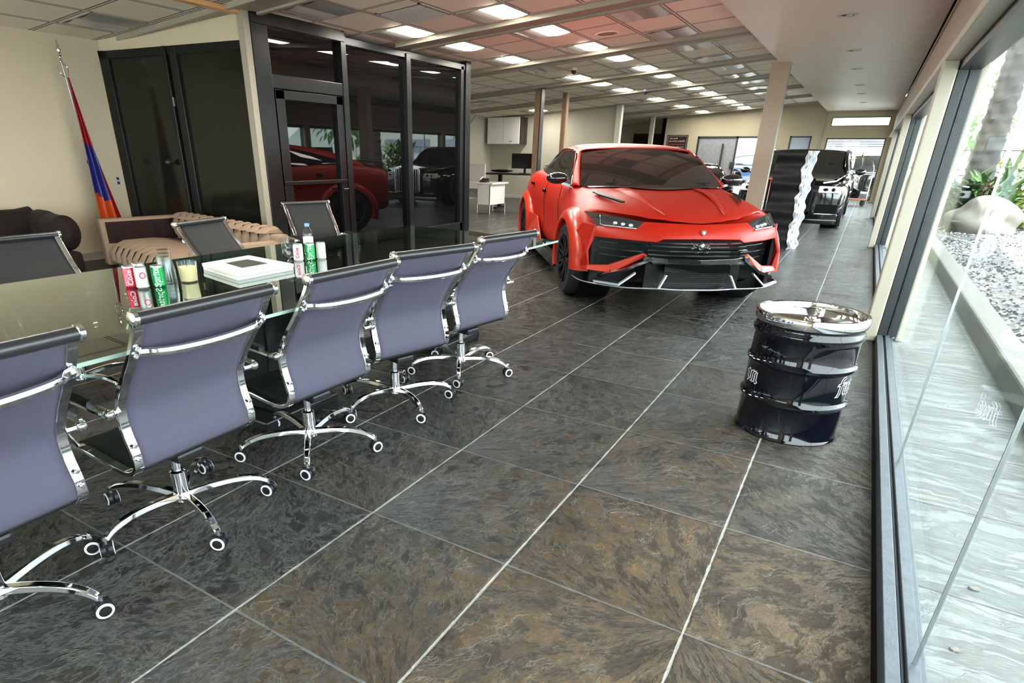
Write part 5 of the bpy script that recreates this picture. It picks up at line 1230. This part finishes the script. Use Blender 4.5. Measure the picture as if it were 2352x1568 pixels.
def bush(x, y, h_, n, Lf, w_, mat, lab, sd, name='shrub'):
    random.seed(sd); t = thing(name, lab, 'plant', (x, y, gz(x, y - YB + 3))); m = MB()
    for k in range(n):
        a = random.uniform(0, 6.3); e = random.uniform(.15, 1.6); b = (random.uniform(-.3, .3) * h_, random.uniform(-.3, .3) * h_, random.uniform(0, .75) * h_)
        blade(m, b, (cos(a), sin(a), e), Lf * random.uniform(.6, 1.1), w_, random.uniform(.1, .5), 4)
    m.build('foliage', mat, t, merge=False); MB().cyl((0, 0, -.05), (0, 0, h_ * .6), .05, .02, n=8).build('stem', 'bark', t)
bush(1.62, 16.3, .95, 260, .50, .05, 'leafd', 'dark green shrub at the foot of the palm outside', 21)
bush(2.15, 16.6, 1.2, 260, .55, .045, 'leaf', 'bright green leafy shrub right of the palm outside', 22)
bush(2.9, 18.6, 1.4, 240, .7, .05, 'leafy', 'tall yellow green shrub behind the boulder outside', 23)
bush(2.55, 16.2, .5, 120, .5, .03, 'leafy', 'low yellow green grass clump behind the large boulder', 24, 'grass_clump')
bush(5.2, 23.0, 1.9, 260, .8, .07, 'leaf', 'wide green shrub at the far right outside', 25)
bush(1.75, 21.2, .6, 120, .5, .04, 'leaf', 'small green shrub by the end of the kerb outside', 26)
# fence, sign, poles and buildings beyond
t = thing('metal_fence', 'dark metal railing fence along the road outside', 'fence', (2.6, 31.5, 0))
for k in range(26): MB().box((k * .5 - .012, -.012, 0), (k * .5 + .012, .012, 1.75)).build('upright', 'black_al', t, smooth=False)
for z in (.2, 1.0, 1.7): MB().box((0, -.015, z), (12.6, .015, z + .04)).build('rail', 'black_al', t, smooth=False)
t = thing('street_sign', 'white street sign on a slim post outside the window', 'sign', (1.72, 20.2, 0))
MB().cyl((0, 0, 0), (0, 0, 4.4), .03, n=10).build('pole', 'steel', t); MB().box((-.12, -.04, 2.5), (.22, -.03, 2.8)).build('plate', 'white', t, smooth=False)
t = thing('lamp_post', 'slim grey lamp post outside beside the street sign', 'lamp post', (2.25, 27.5, 0))
MB().cyl((0, 0, 0), (0, 0, 6.5), .05, .035, n=10).build('pole', 'steel', t); MB().box((-.5, -.08, 6.4), (.1, .08, 6.5)).build('lamp_head', 'steel', t, smooth=False)
def bld(name, lab, x0, x1, y0, y1, h_, mat, wins):
    t = thing(name, lab, 'building', (x0, y0, 0)); MB().box((0, 0, 0), (x1 - x0, y1 - y0, h_)).build('wall', mat, t, smooth=False)
    MB().box((-.2, -.2, h_), (x1 - x0 + .2, y1 - y0 + .2, h_ + .3)).build('roof_edge', 'white', t, smooth=False)
    for (a, z) in wins: f = MB().box((a, -.06, z), (a + 2.0, .01, z + 1.1)).build('window', 'greyblue', t, smooth=False)
bld('building', 'low pale shop building across the road, straight beyond the end window', -14, 4, 52, 60, 4.2, 'bldg', [(k * 3 + 1, 1.4) for k in range(5)])
bld('building', 'white two storey building across the road to the right', 14, 30, 48, 62, 6.0, 'white', [(k * 3 + 1, 1.4) for k in range(5)] + [(k * 3 + 1, 4.0) for k in range(5)])
t = thing('awning', 'grey striped metal awning outside above the end window view', 'awning', (-3.5, 29.5, 0))
MB().box((0, 0, 2.04), (6.2, 2.2, 2.10)).build('canopy', 'bldg', t, smooth=False)
for k in range(6): MB().box((0, -.02, 1.80 + .04 * k), (6.2, .0, 1.825 + .04 * k)).build('stripe', 'steel' if k % 2 else 'poster', t, smooth=False)
for x in (.1, 6.1): MB().cyl((x, .3, 0), (x, .3, 2.04), .05, n=10).build('post', 'steel', t)
random.seed(8)
for i, (x, y, s_, lab) in enumerate(((9, 40, 2.6, 'round green street tree across the road, nearest'), (14, 44, 3.0, 'round green street tree across the road, in front of the white building'), (7, 70, 3.6, 'big green tree far across the road'), (22, 38, 3.0, 'round green street tree at the far right'), (-22, 62, 3.5, 'green tree behind the low pale building'))):
    t = thing('street_tree', lab, 'tree', (x, y, 0)); MB().cyl((0, 0, 0), (0, 0, s_), .18, .1, n=10).build('trunk', 'bark', t); m = MB()
    for k in range(380):
        d = V((random.gauss(0, 1), random.gauss(0, 1), random.gauss(0, .8))); d.normalize(); p = d * s_ * random.uniform(.55, .8) + V((0, 0, s_ * 1.35)); blade(m, p, d + V((0, 0, -.3)), .5, .16, .3, 2)
    m.build('crown', 'leaf', t, merge=False)
rows = [[(-60 + 8 * i, 110 + 4 * j, (6 + 5 * sin(i * .7) + 3 * sin(i * 1.9)) * sin(pi * min(1, j / 5 + .02) / 2) * 1.0) for i in range(25)] for j in range(6)]
struct('ground_hills', MB().grid(rows), 'hill')
